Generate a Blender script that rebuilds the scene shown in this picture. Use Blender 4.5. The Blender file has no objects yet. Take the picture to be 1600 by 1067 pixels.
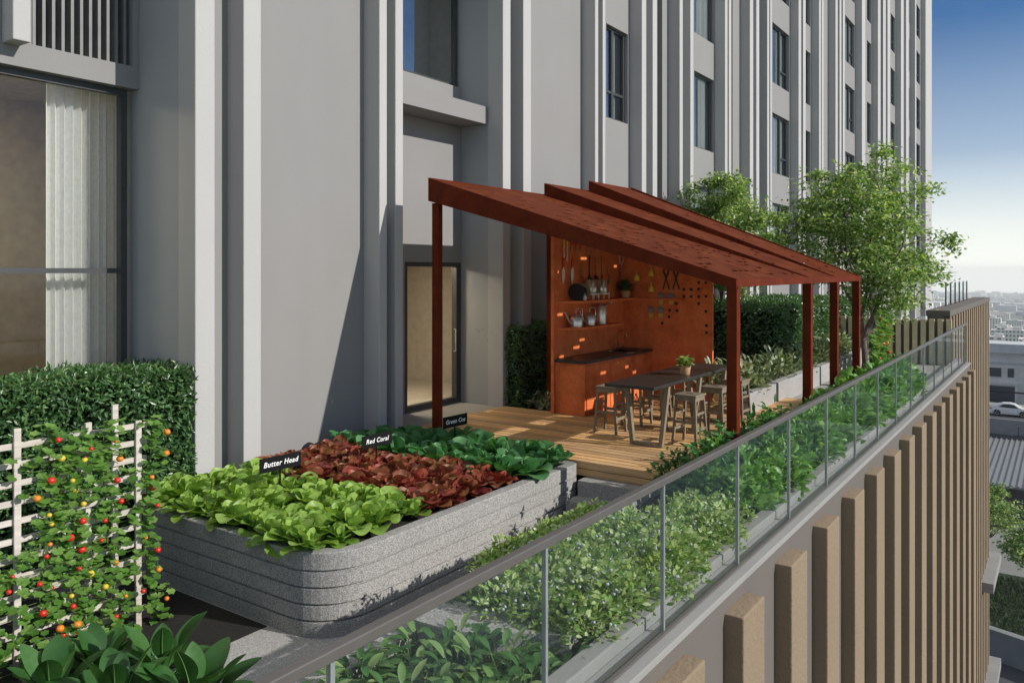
import bpy, bmesh, math, random
from mathutils import Vector, Matrix, Euler
rnd = random.Random(7)
S = bpy.context.scene
COL = S.collection

# ------------------------------------------------------------------ camera, sky, sun, exposure
cam = bpy.data.cameras.new('camera'); camo = bpy.data.objects.new('camera', cam); COL.objects.link(camo)
camo.location = (0, 0, 2.42); camo.rotation_euler = (math.radians(90), 0, math.atan(869 / 1250))
cam.sensor_width = 36; cam.lens = 36 * 1250 / 1600; cam.shift_y = -110.5 / 1600
cam.clip_start = .05; cam.clip_end = 30000
S.camera = camo
SUN = Vector((1, .26, .56)).normalized()
W = bpy.data.worlds.new('World'); S.world = W; W.use_nodes = True
nt = W.node_tree; bg = nt.nodes['Background']
sky = nt.nodes.new('ShaderNodeTexSky'); sky.sky_type = 'NISHITA'; sky.sun_disc = False
sky.sun_elevation = math.asin(SUN.z); sky.sun_rotation = math.atan2(SUN.x, SUN.y)
sky.air_density = 1.0; sky.dust_density = .3; sky.ozone_density = 4.0; sky.altitude = 1500
# bright milky air towards the horizon and thin cirrus, as in the photograph
tcw = nt.nodes.new('ShaderNodeTexCoord'); sep = nt.nodes.new('ShaderNodeSeparateXYZ'); nt.links.new(tcw.outputs['Generated'], sep.inputs[0])
rmp = nt.nodes.new('ShaderNodeValToRGB'); nt.links.new(sep.outputs[2], rmp.inputs[0])
for e_, (p_, v_) in zip([rmp.color_ramp.elements[0], rmp.color_ramp.elements.new(.3), rmp.color_ramp.elements.new(.4), rmp.color_ramp.elements.new(.5), rmp.color_ramp.elements.new(.6), rmp.color_ramp.elements[-1]], ((0, .97), (.05, .74), (.13, .27), (.27, .0), (.45, .03), (.8, .55))):  # white towards the zenith is out of view, added as soft fill light
    e_.position = p_; e_.color = (v_, v_, v_, 1)
mpw = nt.nodes.new('ShaderNodeMapping'); mpw.inputs['Scale'].default_value = (1.2, 1.2, 5); nt.links.new(tcw.outputs['Generated'], mpw.inputs[0])
nz = nt.nodes.new('ShaderNodeTexNoise'); nz.inputs['Scale'].default_value = 2.2; nz.inputs['Detail'].default_value = 6; nt.links.new(mpw.outputs[0], nz.inputs['Vector'])
cr_ = nt.nodes.new('ShaderNodeMapRange'); cr_.inputs[1].default_value = .45; cr_.inputs[2].default_value = .8; cr_.inputs[3].default_value = 0; cr_.inputs[4].default_value = .26
nt.links.new(nz.outputs['Fac'], cr_.inputs[0])
mx_ = nt.nodes.new('ShaderNodeMath'); mx_.operation = 'MAXIMUM'; nt.links.new(rmp.outputs[0], mx_.inputs[0]); nt.links.new(cr_.outputs[0], mx_.inputs[1])
mc = nt.nodes.new('ShaderNodeMix'); mc.data_type = 'RGBA'; nt.links.new(mx_.outputs[0], mc.inputs[0]); tint = nt.nodes.new('ShaderNodeMix'); tint.data_type = 'RGBA'; tint.blend_type = 'MULTIPLY'; tint.inputs[0].default_value = 1; nt.links.new(sky.outputs[0], tint.inputs[6]); tint.inputs[7].default_value = (.29, .41, .49, 1); nt.links.new(tint.outputs[2], mc.inputs[6]); mc.inputs[7].default_value = (5.7, 5.7, 5.25, 1)
nt.links.new(mc.outputs[2], bg.inputs[0]); bg.inputs[1].default_value = .195
sl = bpy.data.lights.new('sun', 'SUN'); sl.energy = 4.5; sl.angle = math.radians(.5); sl.color = (1, .95, .885)
so = bpy.data.objects.new('sun', sl); COL.objects.link(so); so.rotation_euler = SUN.to_track_quat('Z', 'Y').to_euler()
S.view_settings.view_transform = 'Standard'; S.view_settings.look = 'None'
S.view_settings.exposure = .0; S.view_settings.gamma = 1
S.cycles.max_bounces = 8; S.cycles.transparent_max_bounces = 16
S.cycles.diffuse_bounces = 4; S.cycles.volume_bounces = 2
S.cycles.use_denoising = True

# ------------------------------------------------------------------ materials
class NT:
    def __init__(s, name):
        s.m = bpy.data.materials.new(name); s.m.use_nodes = True
        s.t = s.m.node_tree; s.n = s.t.nodes; s.p = s.n['Principled BSDF']; s.out = s.n['Material Output']
        s.tc = s.n.new('ShaderNodeTexCoord')
    def new(s, k, **kw):
        n = s.n.new(k)
        for a, b in kw.items():
            if a in n.inputs: n.inputs[a].default_value = b
            else: setattr(n, a, b)
        return n
    def link(s, a, b): s.t.links.new(a, b)
    def noise(s, scale, detail=4, rough=.55, vec=None, stretch=None):
        n = s.new('ShaderNodeTexNoise', Scale=scale, Detail=detail, Roughness=rough)
        src = vec or s.tc.outputs['Object']
        if stretch:
            mp = s.new('ShaderNodeMapping'); mp.inputs['Scale'].default_value = stretch
            s.link(src, mp.inputs[0]); src = mp.outputs[0]
        s.link(src, n.inputs['Vector']); return n.outputs['Fac']
    def ramp(s, fac, stops):
        r = s.new('ShaderNodeValToRGB'); e = r.color_ramp.elements
        while len(e) < len(stops): e.new(.5)
        for q, (p, c) in zip(e, stops): q.position = p; q.color = (*c, 1)
        s.link(fac, r.inputs[0]); return r.outputs[0]
    def mix(s, fac, a, b, mode='MIX'):
        n = s.new('ShaderNodeMix', data_type='RGBA', blend_type=mode)
        for i, v in ((0, fac), (6, a), (7, b)):
            if hasattr(v, 'is_output'): s.link(v, n.inputs[i])
            elif i == 0: n.inputs[0].default_value = v
            else: n.inputs[i].default_value = (*v, 1)
        return n.outputs[2]
    def bump(s, h, strength=.3, dist=.01):
        b = s.new('ShaderNodeBump', Strength=strength, Distance=dist)
        s.link(h, b.inputs['Height']); s.link(b.outputs[0], s.p.inputs['Normal'])
    def col(s, c):
        if hasattr(c, 'is_output'): s.link(c, s.p.inputs['Base Color'])
        else: s.p.inputs['Base Color'].default_value = (*c, 1)
    def set(s, rough=.6, metal=0, spec=.5):
        s.p.inputs['Roughness'].default_value = rough; s.p.inputs['Metallic'].default_value = metal
        s.p.inputs['Specular IOR Level'].default_value = spec
    def island(s):
        g = s.new('ShaderNodeNewGeometry'); return g.outputs['Random Per Island']

def simple(name, c, rough=.6, metal=0, spec=.5, var=.12, scale=6, bump=0, bscale=60):
    t = NT(name); n = t.noise(scale)
    d = tuple(x * (1 - var) for x in c); e = tuple(min(1, x * (1 + var)) for x in c)
    t.col(t.ramp(n, [(.3, d), (.7, e)])); t.set(rough, metal, spec)
    if bump: t.bump(t.noise(bscale, 3), bump, .01)
    return t.m

def plaster(name, c, stain=.1, bump=.25, bscale=45):
    t = NT(name); a = t.noise(.9, 5); b = t.noise(2.2, 4, stretch=(1, 1, .12))
    lo = tuple(x * (1 - stain) for x in c)
    base = t.ramp(a, [(.3, lo), (.7, c)])
    base = t.mix(t.ramp(b, [(.45, (0, 0, 0)), (.75, (.28, .28, .28))]), base, tuple(x * .86 for x in c))
    t.col(base); t.set(.85, 0, .25); t.bump(t.noise(bscale, 5, .6), bump, .012); return t.m

def terrazzo(name, c=(.40, .39, .375), dark=(.17, .17, .175), light=(.58, .57, .55)):
    t = NT(name)
    v = t.new('ShaderNodeTexVoronoi', Scale=150.); t.link(t.tc.outputs['Object'], v.inputs['Vector'])
    sp = t.new('ShaderNodeSeparateColor'); t.link(v.outputs['Color'], sp.inputs[0])
    sp2 = t.ramp(sp.outputs[0], [(.0, dark), (.22, tuple(x * .8 for x in c)), (.5, c), (.85, light)])
    n = t.noise(160, 2)
    cc = t.mix(t.ramp(n, [(.4, (0, 0, 0)), (.6, (.5, .5, .5))]), sp2, c)
    big = t.noise(1.3, 4)
    cc = t.mix(t.ramp(big, [(.35, (.25, .25, .25)), (.65, (0, 0, 0))]), cc, tuple(x * .6 for x in c))
    t.col(cc); t.set(.8, 0, .3); t.bump(t.noise(140, 2), .35, .006); return t.m

def rust(name, a, b, c, rough=.75, metal=0.0):
    t = NT(name); n1 = t.noise(3.5, 8, .65); n2 = t.noise(24, 6, .7); n3 = t.noise(5, 5, .6, stretch=(1, 1, .2))
    base = t.ramp(n1, [(.32, a), (.52, b), (.7, c)])
    base = t.mix(t.ramp(n2, [(.45, (0, 0, 0)), (.7, (.55, .55, .55))]), base, tuple(x * .62 for x in b))
    base = t.mix(t.ramp(n3, [(.5, (0, 0, 0)), (.8, (.45, .45, .45))]), base, c)
    t.col(base); t.set(rough, metal, .05); t.bump(t.noise(70, 5), .2, .006); return t.m

def wood(name, a, b, axis, island=.5, rough=.6):
    t = NT(name); st = {'x': (1.2, 24, 24), 'y': (24, 1.2, 24), 'z': (24, 24, 1.5)}[axis]
    g = t.noise(1.6, 6, .65, stretch=st)
    base = t.ramp(g, [(.28, tuple(x * .7 for x in a)), (.5, a), (.72, b)])
    isl = t.ramp(t.island(), [(0, (.62, .58, .55)), (.5, (1, 1, 1)), (1, (1.25, 1.18, 1.05))])
    base = t.mix(island, base, t.mix(1, base, isl, 'MULTIPLY'))
    w = t.noise(1.1, 3)
    base = t.mix(t.ramp(w, [(.45, (0, 0, 0)), (.75, (.35, .35, .35))]), base, (.34, .27, .2))
    t.col(base); t.set(rough, 0, .35); t.bump(g, .2, .004); return t.m

def leafm(name, cols, trans=.3, rough=.45, spec=.4, tcol=None, bump=0):
    t = NT(name); k = len(cols)
    base = t.ramp(t.island(), [(i / max(1, k - 1), c) for i, c in enumerate(cols)])
    n = t.noise(18, 3)
    base = t.mix(t.ramp(n, [(.35, (.22, .22, .22)), (.65, (0, 0, 0))]), base, tuple(x * .55 for x in cols[0]))
    t.col(base); t.set(rough, 0, spec)
    if bump: t.bump(t.noise(38, 4, .6), bump, .008)
    tr = t.new('ShaderNodeBsdfTranslucent')
    tb = t.mix(1, base, tcol or (1.5, 1.5, .6), 'MULTIPLY'); t.link(tb, tr.inputs[0])
    mx = t.new('ShaderNodeMixShader'); mx.inputs[0].default_value = trans
    t.link(t.p.outputs[0], mx.inputs[1]); t.link(tr.outputs[0], mx.inputs[2]); t.link(mx.outputs[0], t.out.inputs[0])
    return t.m

def glassm(name, tint=(.93, .97, .95), f0=.06, f1=.9, rough=.0, blend=.25, milky_sheen=0):
    t = NT(name); tr = t.new('ShaderNodeBsdfTransparent'); tr.inputs[0].default_value = (*tint, 1)
    gl = t.new('ShaderNodeBsdfGlossy'); gl.inputs['Roughness'].default_value = rough
    gl.inputs[0].default_value = (.80, .91, 1, 1)
    lw = t.new('ShaderNodeLayerWeight'); lw.inputs[0].default_value = blend
    mr = t.new('ShaderNodeMapRange'); mr.inputs[3].default_value = f0; mr.inputs[4].default_value = f1
    t.link(lw.outputs['Fresnel'], mr.inputs[0])
    mx = t.new('ShaderNodeMixShader'); t.link(mr.outputs[0], mx.inputs[0])
    t.link(tr.outputs[0], mx.inputs[1]); t.link(gl.outputs[0], mx.inputs[2]); 
    last = mx
    if milky_sheen:
        df = t.new('ShaderNodeBsdfDiffuse'); df.inputs[0].default_value = (.75, .8, .78, 1)  # white diffuse share stands in for milky sky reflection on the glass
        last = t.new('ShaderNodeMixShader'); last.inputs[0].default_value = milky_sheen; t.link(mx.outputs[0], last.inputs[1]); t.link(df.outputs[0], last.inputs[2])
    t.link(last.outputs[0], t.out.inputs[0])
    t.n.remove(t.p); return t.m

def emis(name, c, s):
    t = NT(name); t.p.inputs['Emission Color'].default_value = (*c, 1); t.p.inputs['Emission Strength'].default_value = s
    t.col(c); return t.m

M = dict(
    wall=plaster('wall_paint', (.262, .256, .25), .05, .22, 60), fin=plaster('fin_paint', (.44, .434, .425), .04, .35, 55),
    side=plaster('reveal_shade_blue', (.34, .355, .365), .05, .15, 60),  # bluish tone of the shaded side faces is put into this colour
    dark=simple('dark_recess', (.05, .055, .055), .7), louver=simple('louver_paint', (.16, .165, .16), .5),
    frame=simple('window_frame', (.045, .05, .05), .4), gframe=simple('grey_frame', (.05, .053, .056), .4),
    wglass=glassm('window_glass', (.86, .90, .90), .28, .85, .0, .3),
    clear_glass=glassm('clear_glass', (.95, .97, .96), .04, .35, .0, .25),
    rail_glass=glassm('rail_glass', (.985, .995, .99), .012, .17, .0, .2, .003),
    curtain=leafm('curtain_cloth', [(.74, .74, .72), (.80, .80, .78)], .3, .9, .1, (1, 1, 1)),
    room=simple('room_wall', (.40, .33, .24), .9), room_pale=simple('room_pale_wall', (.52, .47, .39), .9),
    roomdark=simple('room_dark', (.10, .10, .10), .9), lamp=emis('ceiling_lamp', (1, .84, .62), 80),
    concrete=plaster('concrete', (.36, .35, .33), .15, .2, 30), terrazzo=terrazzo('terrazzo', (.29, .283, .27), (.09, .09, .095), (.52, .51, .48)),
    terrazzo2=terrazzo('terrazzo_path', (.36, .35, .34)),
    rust=rust('rust_panel', (.54, .13, .044), (.74, .19, .062), (.80, .26, .10)),
    rustd=rust('rust_frame', (.085, .014, .005), (.125, .020, .007), (.16, .032, .010), .6),
    rustroof=rust('rust_roof', (.075, .015, .005), (.112, .024, .008), (.19, .048, .015), .65),
    deck=wood('deck_wood', (.66, .40, .18), (.80, .56, .31), 'x', .9), stool=wood('stool_wood', (.23, .19, .13), (.34, .29, .21), 'z', .5),
    stooltop=wood('stool_seat', (.25, .205, .15), (.36, .31, .23), 'x', .4),
    trellis=wood('trellis_wood', (.58, .53, .47), (.69, .64, .58), 'y', .35, .7),
    stone=NT('x').m, soil=simple('soil', (.009, .007, .006), .95, bump=.8, bscale=40, var=.5, scale=30),
    bronze=plaster('bronze_plaster', (.262, .198, .132), .12, 1.0, 20), podium=plaster('podium_paint', (.145, .128, .114), .06, .12, 40),
    railm=simple('rail_metal', (.10, .093, .086), .35, .0, .5, .06), coping=plaster('coping', (.30, .293, .28), .15, .2, 30),
    steel=simple('galvanised_steel', (.62, .62, .58), .32, .85, .5, .1, 14), white=simple('white_enamel', (.78, .77, .73), .35, 0, .5, .05),
    red=simple('red_plastic', (.55, .03, .02), .3), yellow=simple('yellow_plastic', (.75, .55, .06), .35),
    black=simple('black_paint', (.012, .012, .012), .5), woodh=simple('tool_handle', (.42, .22, .09), .5, var=.3, scale=30),
    iron=simple('dark_iron', (.03, .03, .032), .45, .6), paleh=simple('pale_wood', (.62, .48, .33), .5), terra=simple('clay_pot', (.52, .30, .15), .8),
    glove=simple('glove_cloth', (.24, .24, .23), .9), glovey=simple('glove_palm', (.62, .38, .08), .8), copper=simple('copper', (.6, .33, .2), .3, .9),
    sign=simple('sign_black', (.008, .008, .009), .8, 0, .15), chalk=simple('chalk_white', (.85, .85, .83), .8, var=.03),
    bark=simple('bark', (.13, .10, .075), .9, var=.4, scale=14, bump=.6, bscale=30),
    tomato_r=simple('tomato_red', (.62, .025, .015), .18, var=.1, scale=30), tomato_o=simple('tomato_orange', (.75, .22, .02), .2, var=.15, scale=30),
    tomato_y=simple('tomato_yellow', (.62, .45, .04), .2, var=.15, scale=30),
    hedge=leafm('hedge_leaf', [(.025, .07, .022), (.045, .12, .035), (.075, .18, .05), (.16, .28, .09)], .25, .32, .7),
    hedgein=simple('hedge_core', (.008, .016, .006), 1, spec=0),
    butter=leafm('butterhead_leaf', [(.10, .21, .03), (.17, .31, .045), (.25, .41, .07), (.38, .54, .14)], .32, .36, bump=.6),
    coral=leafm('red_coral_leaf', [(.10, .020, .016), (.22, .040, .030), (.38, .095, .060), (.22, .115, .04), (.29, .055, .042)], .25, .4, .4, (1.4, .9, .6), bump=.6),
    cos=leafm('green_cos_leaf', [(.045, .16, .05), (.06, .20, .06), (.10, .27, .10), (.16, .34, .15)], .3, .4, bump=.5),
    vine=leafm('tomato_leaf', [(.06, .16, .025), (.12, .26, .04), (.22, .38, .09)], .35, .5), vstem=simple('vine_stem', (.10, .17, .04), .6),
    broad=leafm('broad_leaf', [(.025, .085, .018), (.04, .125, .028), (.07, .18, .045)], .2, .34, .5, bump=.25),
    hosta=leafm('hosta_leaf', [(.035, .10, .025), (.06, .16, .04), (.15, .27, .08), (.30, .40, .16)], .25, .35),
    ygreen=leafm('yellow_green_leaf', [(.10, .22, .03), (.22, .36, .08), (.40, .52, .18), (.64, .70, .42)], .32, .4),  # palest tone stands in for sunlit leaf highlights
    slatw=simple('beige_slat', (.55, .47, .30), .6),
    gpost=simple('glass_joint_metal', (.30, .32, .32), .3, .3),
    bounce_pale=simple('pale_bounce_sheet', (.72, .60, .46), .7), under=simple('bounce_underside', (.55, .24, .11), .6),  # pale tones added to bounce light below the roof
    verge=simple('verge_soil', (.015, .028, .01), .95, var=.5, scale=2),
    midrib=simple('leaf_midrib', (.22, .34, .12), .5),
    flower=simple('pale_flower', (.42, .45, .52), .6), dgreen=leafm('dark_shrub_leaf', [(.03, .10, .025), (.055, .17, .04), (.11, .28, .07)], .28, .35),
    mgreen=leafm('bed_leaf', [(.06, .18, .03), (.11, .28, .05), (.20, .40, .09), (.32, .52, .17)], .3, .38),
    variegated=leafm('pale_edged_leaf', [(.04, .10, .03), (.22, .28, .14), (.45, .50, .33), (.08, .16, .05)], .2, .35),
    crown=leafm('tree_leaf', [(.06, .14, .03), (.14, .26, .07), (.30, .42, .15), (.60, .68, .42)], .5, .4),  # whitish last stop puts bright sun highlights into the leaf colour
    asphalt=simple('asphalt', (.05, .052, .056), .9, bump=.3, bscale=30), street=simple('pavement', (.22, .22, .21), .9),
    carp=simple('car_paint', (.72, .72, .72), .2, 0, .6, .02), carg=simple('car_glass', (.02, .022, .025), .08), tyre=simple('tyre', (.02, .02, .02), .8),
    rim=simple('rim', (.5, .5, .5), .3, .8), tail=simple('tail_light', (.45, .02, .02), .2), roofm=simple('metal_roof', (.20, .21, .22), .5, .0),
    barrier=plaster('barrier', (.24, .25, .255), .2, .2, 10), city=plaster('city_wall', (.74, .71, .67), .2, .0), city2=plaster('city_wall_grey', (.58, .60, .61), .2, .0),
    cwin=simple('city_window', (.06, .07, .085), .3), land=simple('land', (.22, .25, .19), .95, var=.4, scale=.02), road=simple('road', (.06, .065, .075), .9),
    line=simple('road_marking', (.6, .6, .58), .8), grass=leafm('grass', [(.015, .04, .01), (.03, .07, .015)], .2, .7),
)
def _stone():
    t = NT('black_stone'); n = t.noise(60, 4, .7); b = t.noise(4, 5)
    c = t.ramp(n, [(.4, (.018, .016, .015)), (.58, (.035, .03, .027)), (.72, (.16, .14, .12))])
    c = t.mix(t.ramp(b, [(.4, (0, 0, 0)), (.7, (.6, .6, .6))]), c, (.055, .046, .038))
    t.col(c); t.set(.38, 0, .5); t.bump(t.noise(26, 4), .3, .006); return t.m
M['stone'] = _stone()

# ------------------------------------------------------------------ mesh builder
class MB:
    def __init__(s): s.v = []; s.f = []; s.mi = []
    def add(s, vs, fs, m=0):
        o = len(s.v); s.v += [tuple(p) for p in vs]
        for q in fs: s.f.append(tuple(o + i for i in q)); s.mi.append(m)
        return s
    def box(s, x0, x1, y0, y1, z0, z1, m=0):
        return s.add([(x0, y0, z0), (x1, y0, z0), (x1, y1, z0), (x0, y1, z0), (x0, y0, z1), (x1, y0, z1), (x1, y1, z1), (x0, y1, z1)],
                     [(3, 2, 1, 0), (4, 5, 6, 7), (0, 1, 5, 4), (1, 2, 6, 5), (2, 3, 7, 6), (3, 0, 4, 7)], m)
    def hexa(s, p, m=0):  # 8 points, bottom 4 ccw then top 4
        return s.add(p, [(3, 2, 1, 0), (4, 5, 6, 7), (0, 1, 5, 4), (1, 2, 6, 5), (2, 3, 7, 6), (3, 0, 4, 7)], m)
    def bar(s, a, b, w, h=None, m=0, w2=None):
        a = Vector(a); b = Vector(b); h = h or w; d = (b - a).normalized()
        u = d.cross(Vector((0, 0, 1)));
        if u.length < .05: u = Vector((1, 0, 0))
        u.normalize(); v = u.cross(d).normalized()
        if abs(d.z) > .9: u = Vector((1, 0, 0)); v = Vector((0, 1, 0))
        k = (w2 or w) / w
        c = [a - u * w / 2 - v * h / 2, a + u * w / 2 - v * h / 2, a + u * w / 2 + v * h / 2, a - u * w / 2 + v * h / 2]
        e = [b - u * w * k / 2 - v * h * k / 2, b + u * w * k / 2 - v * h * k / 2, b + u * w * k / 2 + v * h * k / 2, b - u * w * k / 2 + v * h * k / 2]
        return s.hexa(c + e, m)
    def prism(s, pts, z0, z1, m=0):
        n = len(pts)
        return s.add([(x, y, z0) for x, y in pts] + [(x, y, z1) for x, y in pts],
                     [tuple(range(n - 1, -1, -1)), tuple(range(n, 2 * n))] + [(i, (i + 1) % n, n + (i + 1) % n, n + i) for i in range(n)], m)
    def tube(s, path, r, n=8, m=0, cap=True):
        path = [Vector(p) for p in path]; vs = []; k = len(path)
        rs = r if isinstance(r, (list, tuple)) else [r] * k
        pu = None
        for i, p in enumerate(path):
            d = (path[min(i + 1, k - 1)] - path[max(i - 1, 0)]).normalized()
            u = pu - d * pu.dot(d) if pu is not None else d.cross(Vector((0, 0, 1)))
            if u.length < 1e-3: u = d.cross(Vector((1, 0, 0)))
            u.normalize(); pu = u; w = d.cross(u)
            for j in range(n):
                t = 2 * math.pi * j / n; vs.append(p + (u * math.cos(t) + w * math.sin(t)) * rs[i])
        fs = [(i * n + j, i * n + (j + 1) % n, (i + 1) * n + (j + 1) % n, (i + 1) * n + j) for i in range(k - 1) for j in range(n)]
        if cap: fs += [tuple(range(n - 1, -1, -1)), tuple(range((k - 1) * n, k * n))]
        return s.add(vs, fs, m)
    def lathe(s, prof, c=(0, 0, 0), n=20, m=0, axis='z'):
        vs = []
        for r, z in prof:
            for j in range(n):
                t = 2 * math.pi * j / n; a, b = r * math.cos(t), r * math.sin(t)
                q = (a, b, z) if axis == 'z' else ((a, z, b) if axis == 'y' else (z, a, b))
                vs.append((q[0] + c[0], q[1] + c[1], q[2] + c[2]))
        k = len(prof)
        fs = [(i * n + j, i * n + (j + 1) % n, (i + 1) * n + (j + 1) % n, (i + 1) * n + j) for i in range(k - 1) for j in range(n)]
        if prof[0][0] > 1e-4: fs.append(tuple(range(n - 1, -1, -1)))
        if prof[-1][0] > 1e-4: fs.append(tuple(range((k - 1) * n, k * n)))
        return s.add(vs, fs, m)
    def leaf(s, base, d, up, L, Wd, droop=.3, fold=.2, rows=4, cup=0, m=0, prof=None, ruffle=0):
        base = Vector(base); d = Vector(d).normalized(); up = Vector(up); side = d.cross(up)
        if side.length < 1e-3: side = Vector((1, 0, 0))
        side.normalize(); nrm = side.cross(d).normalized()
        vs = []; p = base.copy(); ang = 0
        for i in range(rows + 1):
            t = i / rows; w = (prof(t) if prof else math.sin(math.pi * min(.98, .06 + .92 * t)) ** .8) * Wd / 2
            dd = (d * math.cos(ang) - nrm * math.sin(ang)); nn = (nrm * math.cos(ang) + d * math.sin(ang))
            rf = rnd.uniform(-ruffle, ruffle) * Wd; rg = rnd.uniform(-ruffle, ruffle) * Wd
            vs += [p - side * w + nn * (fold * w + rf), p + nn * (cup * w), p + side * w + nn * (fold * w + rg)]
            p = p + dd * (L / rows); ang += droop / rows
        fs = []
        for i in range(rows):
            a = i * 3
            fs += [(a, a + 1, a + 4, a + 3), (a + 1, a + 2, a + 5, a + 4)]
        s.mid = vs[1::3]
        return s.add(vs, fs, m)
    def rhomb(s, p, d, n, L, w, m=0):
        p = Vector(p); d = Vector(d).normalized(); sd = d.cross(Vector(n)).normalized()
        up = sd.cross(d)
        return s.add([p, p + d * L * .45 - sd * w / 2 + up * w * .12, p + d * L, p + d * L * .45 + sd * w / 2 + up * w * .12], [(0, 1, 2), (0, 2, 3)], m)
    def build(s, name, mats, parent=None, smooth=False, bevel=0, loc=None):
        me = bpy.data.meshes.new(name)
        off = Vector((0, 0, 0))
        q = parent
        while q is not None: off += q.location; q = q.parent
        if loc is not None: off = Vector(loc)
        me.from_pydata([(x - off.x, y - off.y, z - off.z) for x, y, z in s.v], [], s.f)
        mats = mats if isinstance(mats, (list, tuple)) else [mats]
        for k in mats: me.materials.append(M[k])
        if len(mats) > 1: me.polygons.foreach_set('material_index', s.mi)
        if smooth: me.polygons.foreach_set('use_smooth', [True] * len(me.polygons))
        me.update()
        o = bpy.data.objects.new(name, me); COL.objects.link(o)
        if parent is not None: o.parent = parent
        elif loc is not None: o.location = loc
        if bevel:
            b = o.modifiers.new('bevel', 'BEVEL'); b.width = bevel; b.segments = 2; b.limit_method = 'ANGLE'
        return o

def tag(o, label=None, cat=None, group=None, kind=None):
    if label: o['label'] = label
    if cat: o['category'] = cat
    if group: o['group'] = group
    if kind: o['kind'] = kind
    return o
def thing(name, label, cat, loc=(0, 0, 0), group=None, rz=0):
    o = bpy.data.objects.new(name, None); COL.objects.link(o); o.location = loc; o.rotation_euler = (0, 0, rz)
    o.empty_display_size = .1
    return tag(o, label, cat, group)
KIDS = {}
def copy_tree(o, parent=None, loc=None, rz=None, sc=None, label=None):
    c = o.copy(); COL.objects.link(c)
    if parent is not None: c.parent = parent
    if loc is not None: c.location = loc
    if rz is not None: c.rotation_euler = (0, 0, rz)
    if sc is not None: c.scale = (sc, sc, sc) if not isinstance(sc, tuple) else sc
    if label: c['label'] = label
    if o.name not in KIDS: KIDS[o.name] = [q for q in COL.objects if q.parent == o]
    for ch in KIDS[o.name]: copy_tree(ch, c)
    return c
def struct(name, mb, mats, **k): return tag(mb.build(name, mats, **k), kind='structure')
U = rnd.uniform

# ------------------------------------------------------------------ apartment building
FX = -8.28; WX = -8.6; TOP = 30
fins = [(5.5, 5.76), (6.16, 6.42), (8.51, 8.67), (8.85, 9.02), (11.63, 11.87), (12.28, 12.54), (15.02, 15.16), (15.36, 15.48), (17.3, 17.54), (17.9, 18.16), (19.54, 19.75), (20.26, 20.47), (22.89, 23.1), (23.21, 23.43), (25.13, 25.45), (25.77, 26.06), (26.91, 27.12), (27.24, 27.42), (30.71, 31.06), (31.33, 31.69), (33.71, 34.0), (34.14, 34.43), (36.5, 36.89), (37.25, 37.59), (37.88, 38.23), (41.92, 42.67), (45.93, 46.64), (47.37, 48.11), (48.68, 49.47), (53.06, 53.98), (54.92, 55.9), (58.48, 58.95), (63.2, 66.32)]
wcols = [(16.11, 17.2, 'double'), (21.31, 22.86, 'single'), (28.53, 30.6, 'double'), (32.99, 33.6, 'single'), (39.8, 41.8, 'double'), (44.75, 45.8, 'single'), (51.5, 52.9, 'double'), (57.2, 58.3, 'single'), (60.6, 62.9, 'double')]
wcols[3] = (32.2, 33.6, 'single')
bld = thing('apartment_building', 'tall grey apartment building with white vertical fins and dark windows', 'building', (-10, 30, -.8))
w = MB(); dk = MB()
def wallseg(a, b, x=WX, z0=-.8, z1=TOP, m=0):
    if b - a > 1e-3: w.box(x - .25, x, a, b, z0, z1, m)
SILL, HEAD = 5.9, 8.03
def wallcol(a, b, col=None):
    if not col: return wallseg(a, b)
    y0, y1, k = col; y0 = max(y0, a + .02); y1 = min(y1, b - .02)
    wallseg(a, y0); wallseg(y1, b)
    z = -.8
    for i in range(-1 if y0 > 20 else 0, 8):
        s0 = SILL + 3.2 * i
        wallseg(y0, y1, WX, z, s0); z = s0 + HEAD - SILL
        window(y0, y1, s0, s0 + HEAD - SILL, WX - .12, k)
    wallseg(y0, y1, WX, z, TOP)
def curtain(mb, x, y0, y1, z0, z1, pitch=.09, amp=.03):
    n = max(4, int((y1 - y0) / pitch * 4)); vs = []
    ph = 0
    for i in range(n + 1):
        t = i / n; ph += U(1.1, 2.0); xx = x + amp * math.sin(ph) ; yy = y0 + (y1 - y0) * t
        vs += [(xx, yy, z0), (xx * 1 , yy, z1)]
    mb.add(vs, [(2 * i, 2 * i + 2, 2 * i + 3, 2 * i + 1) for i in range(n)])
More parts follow.
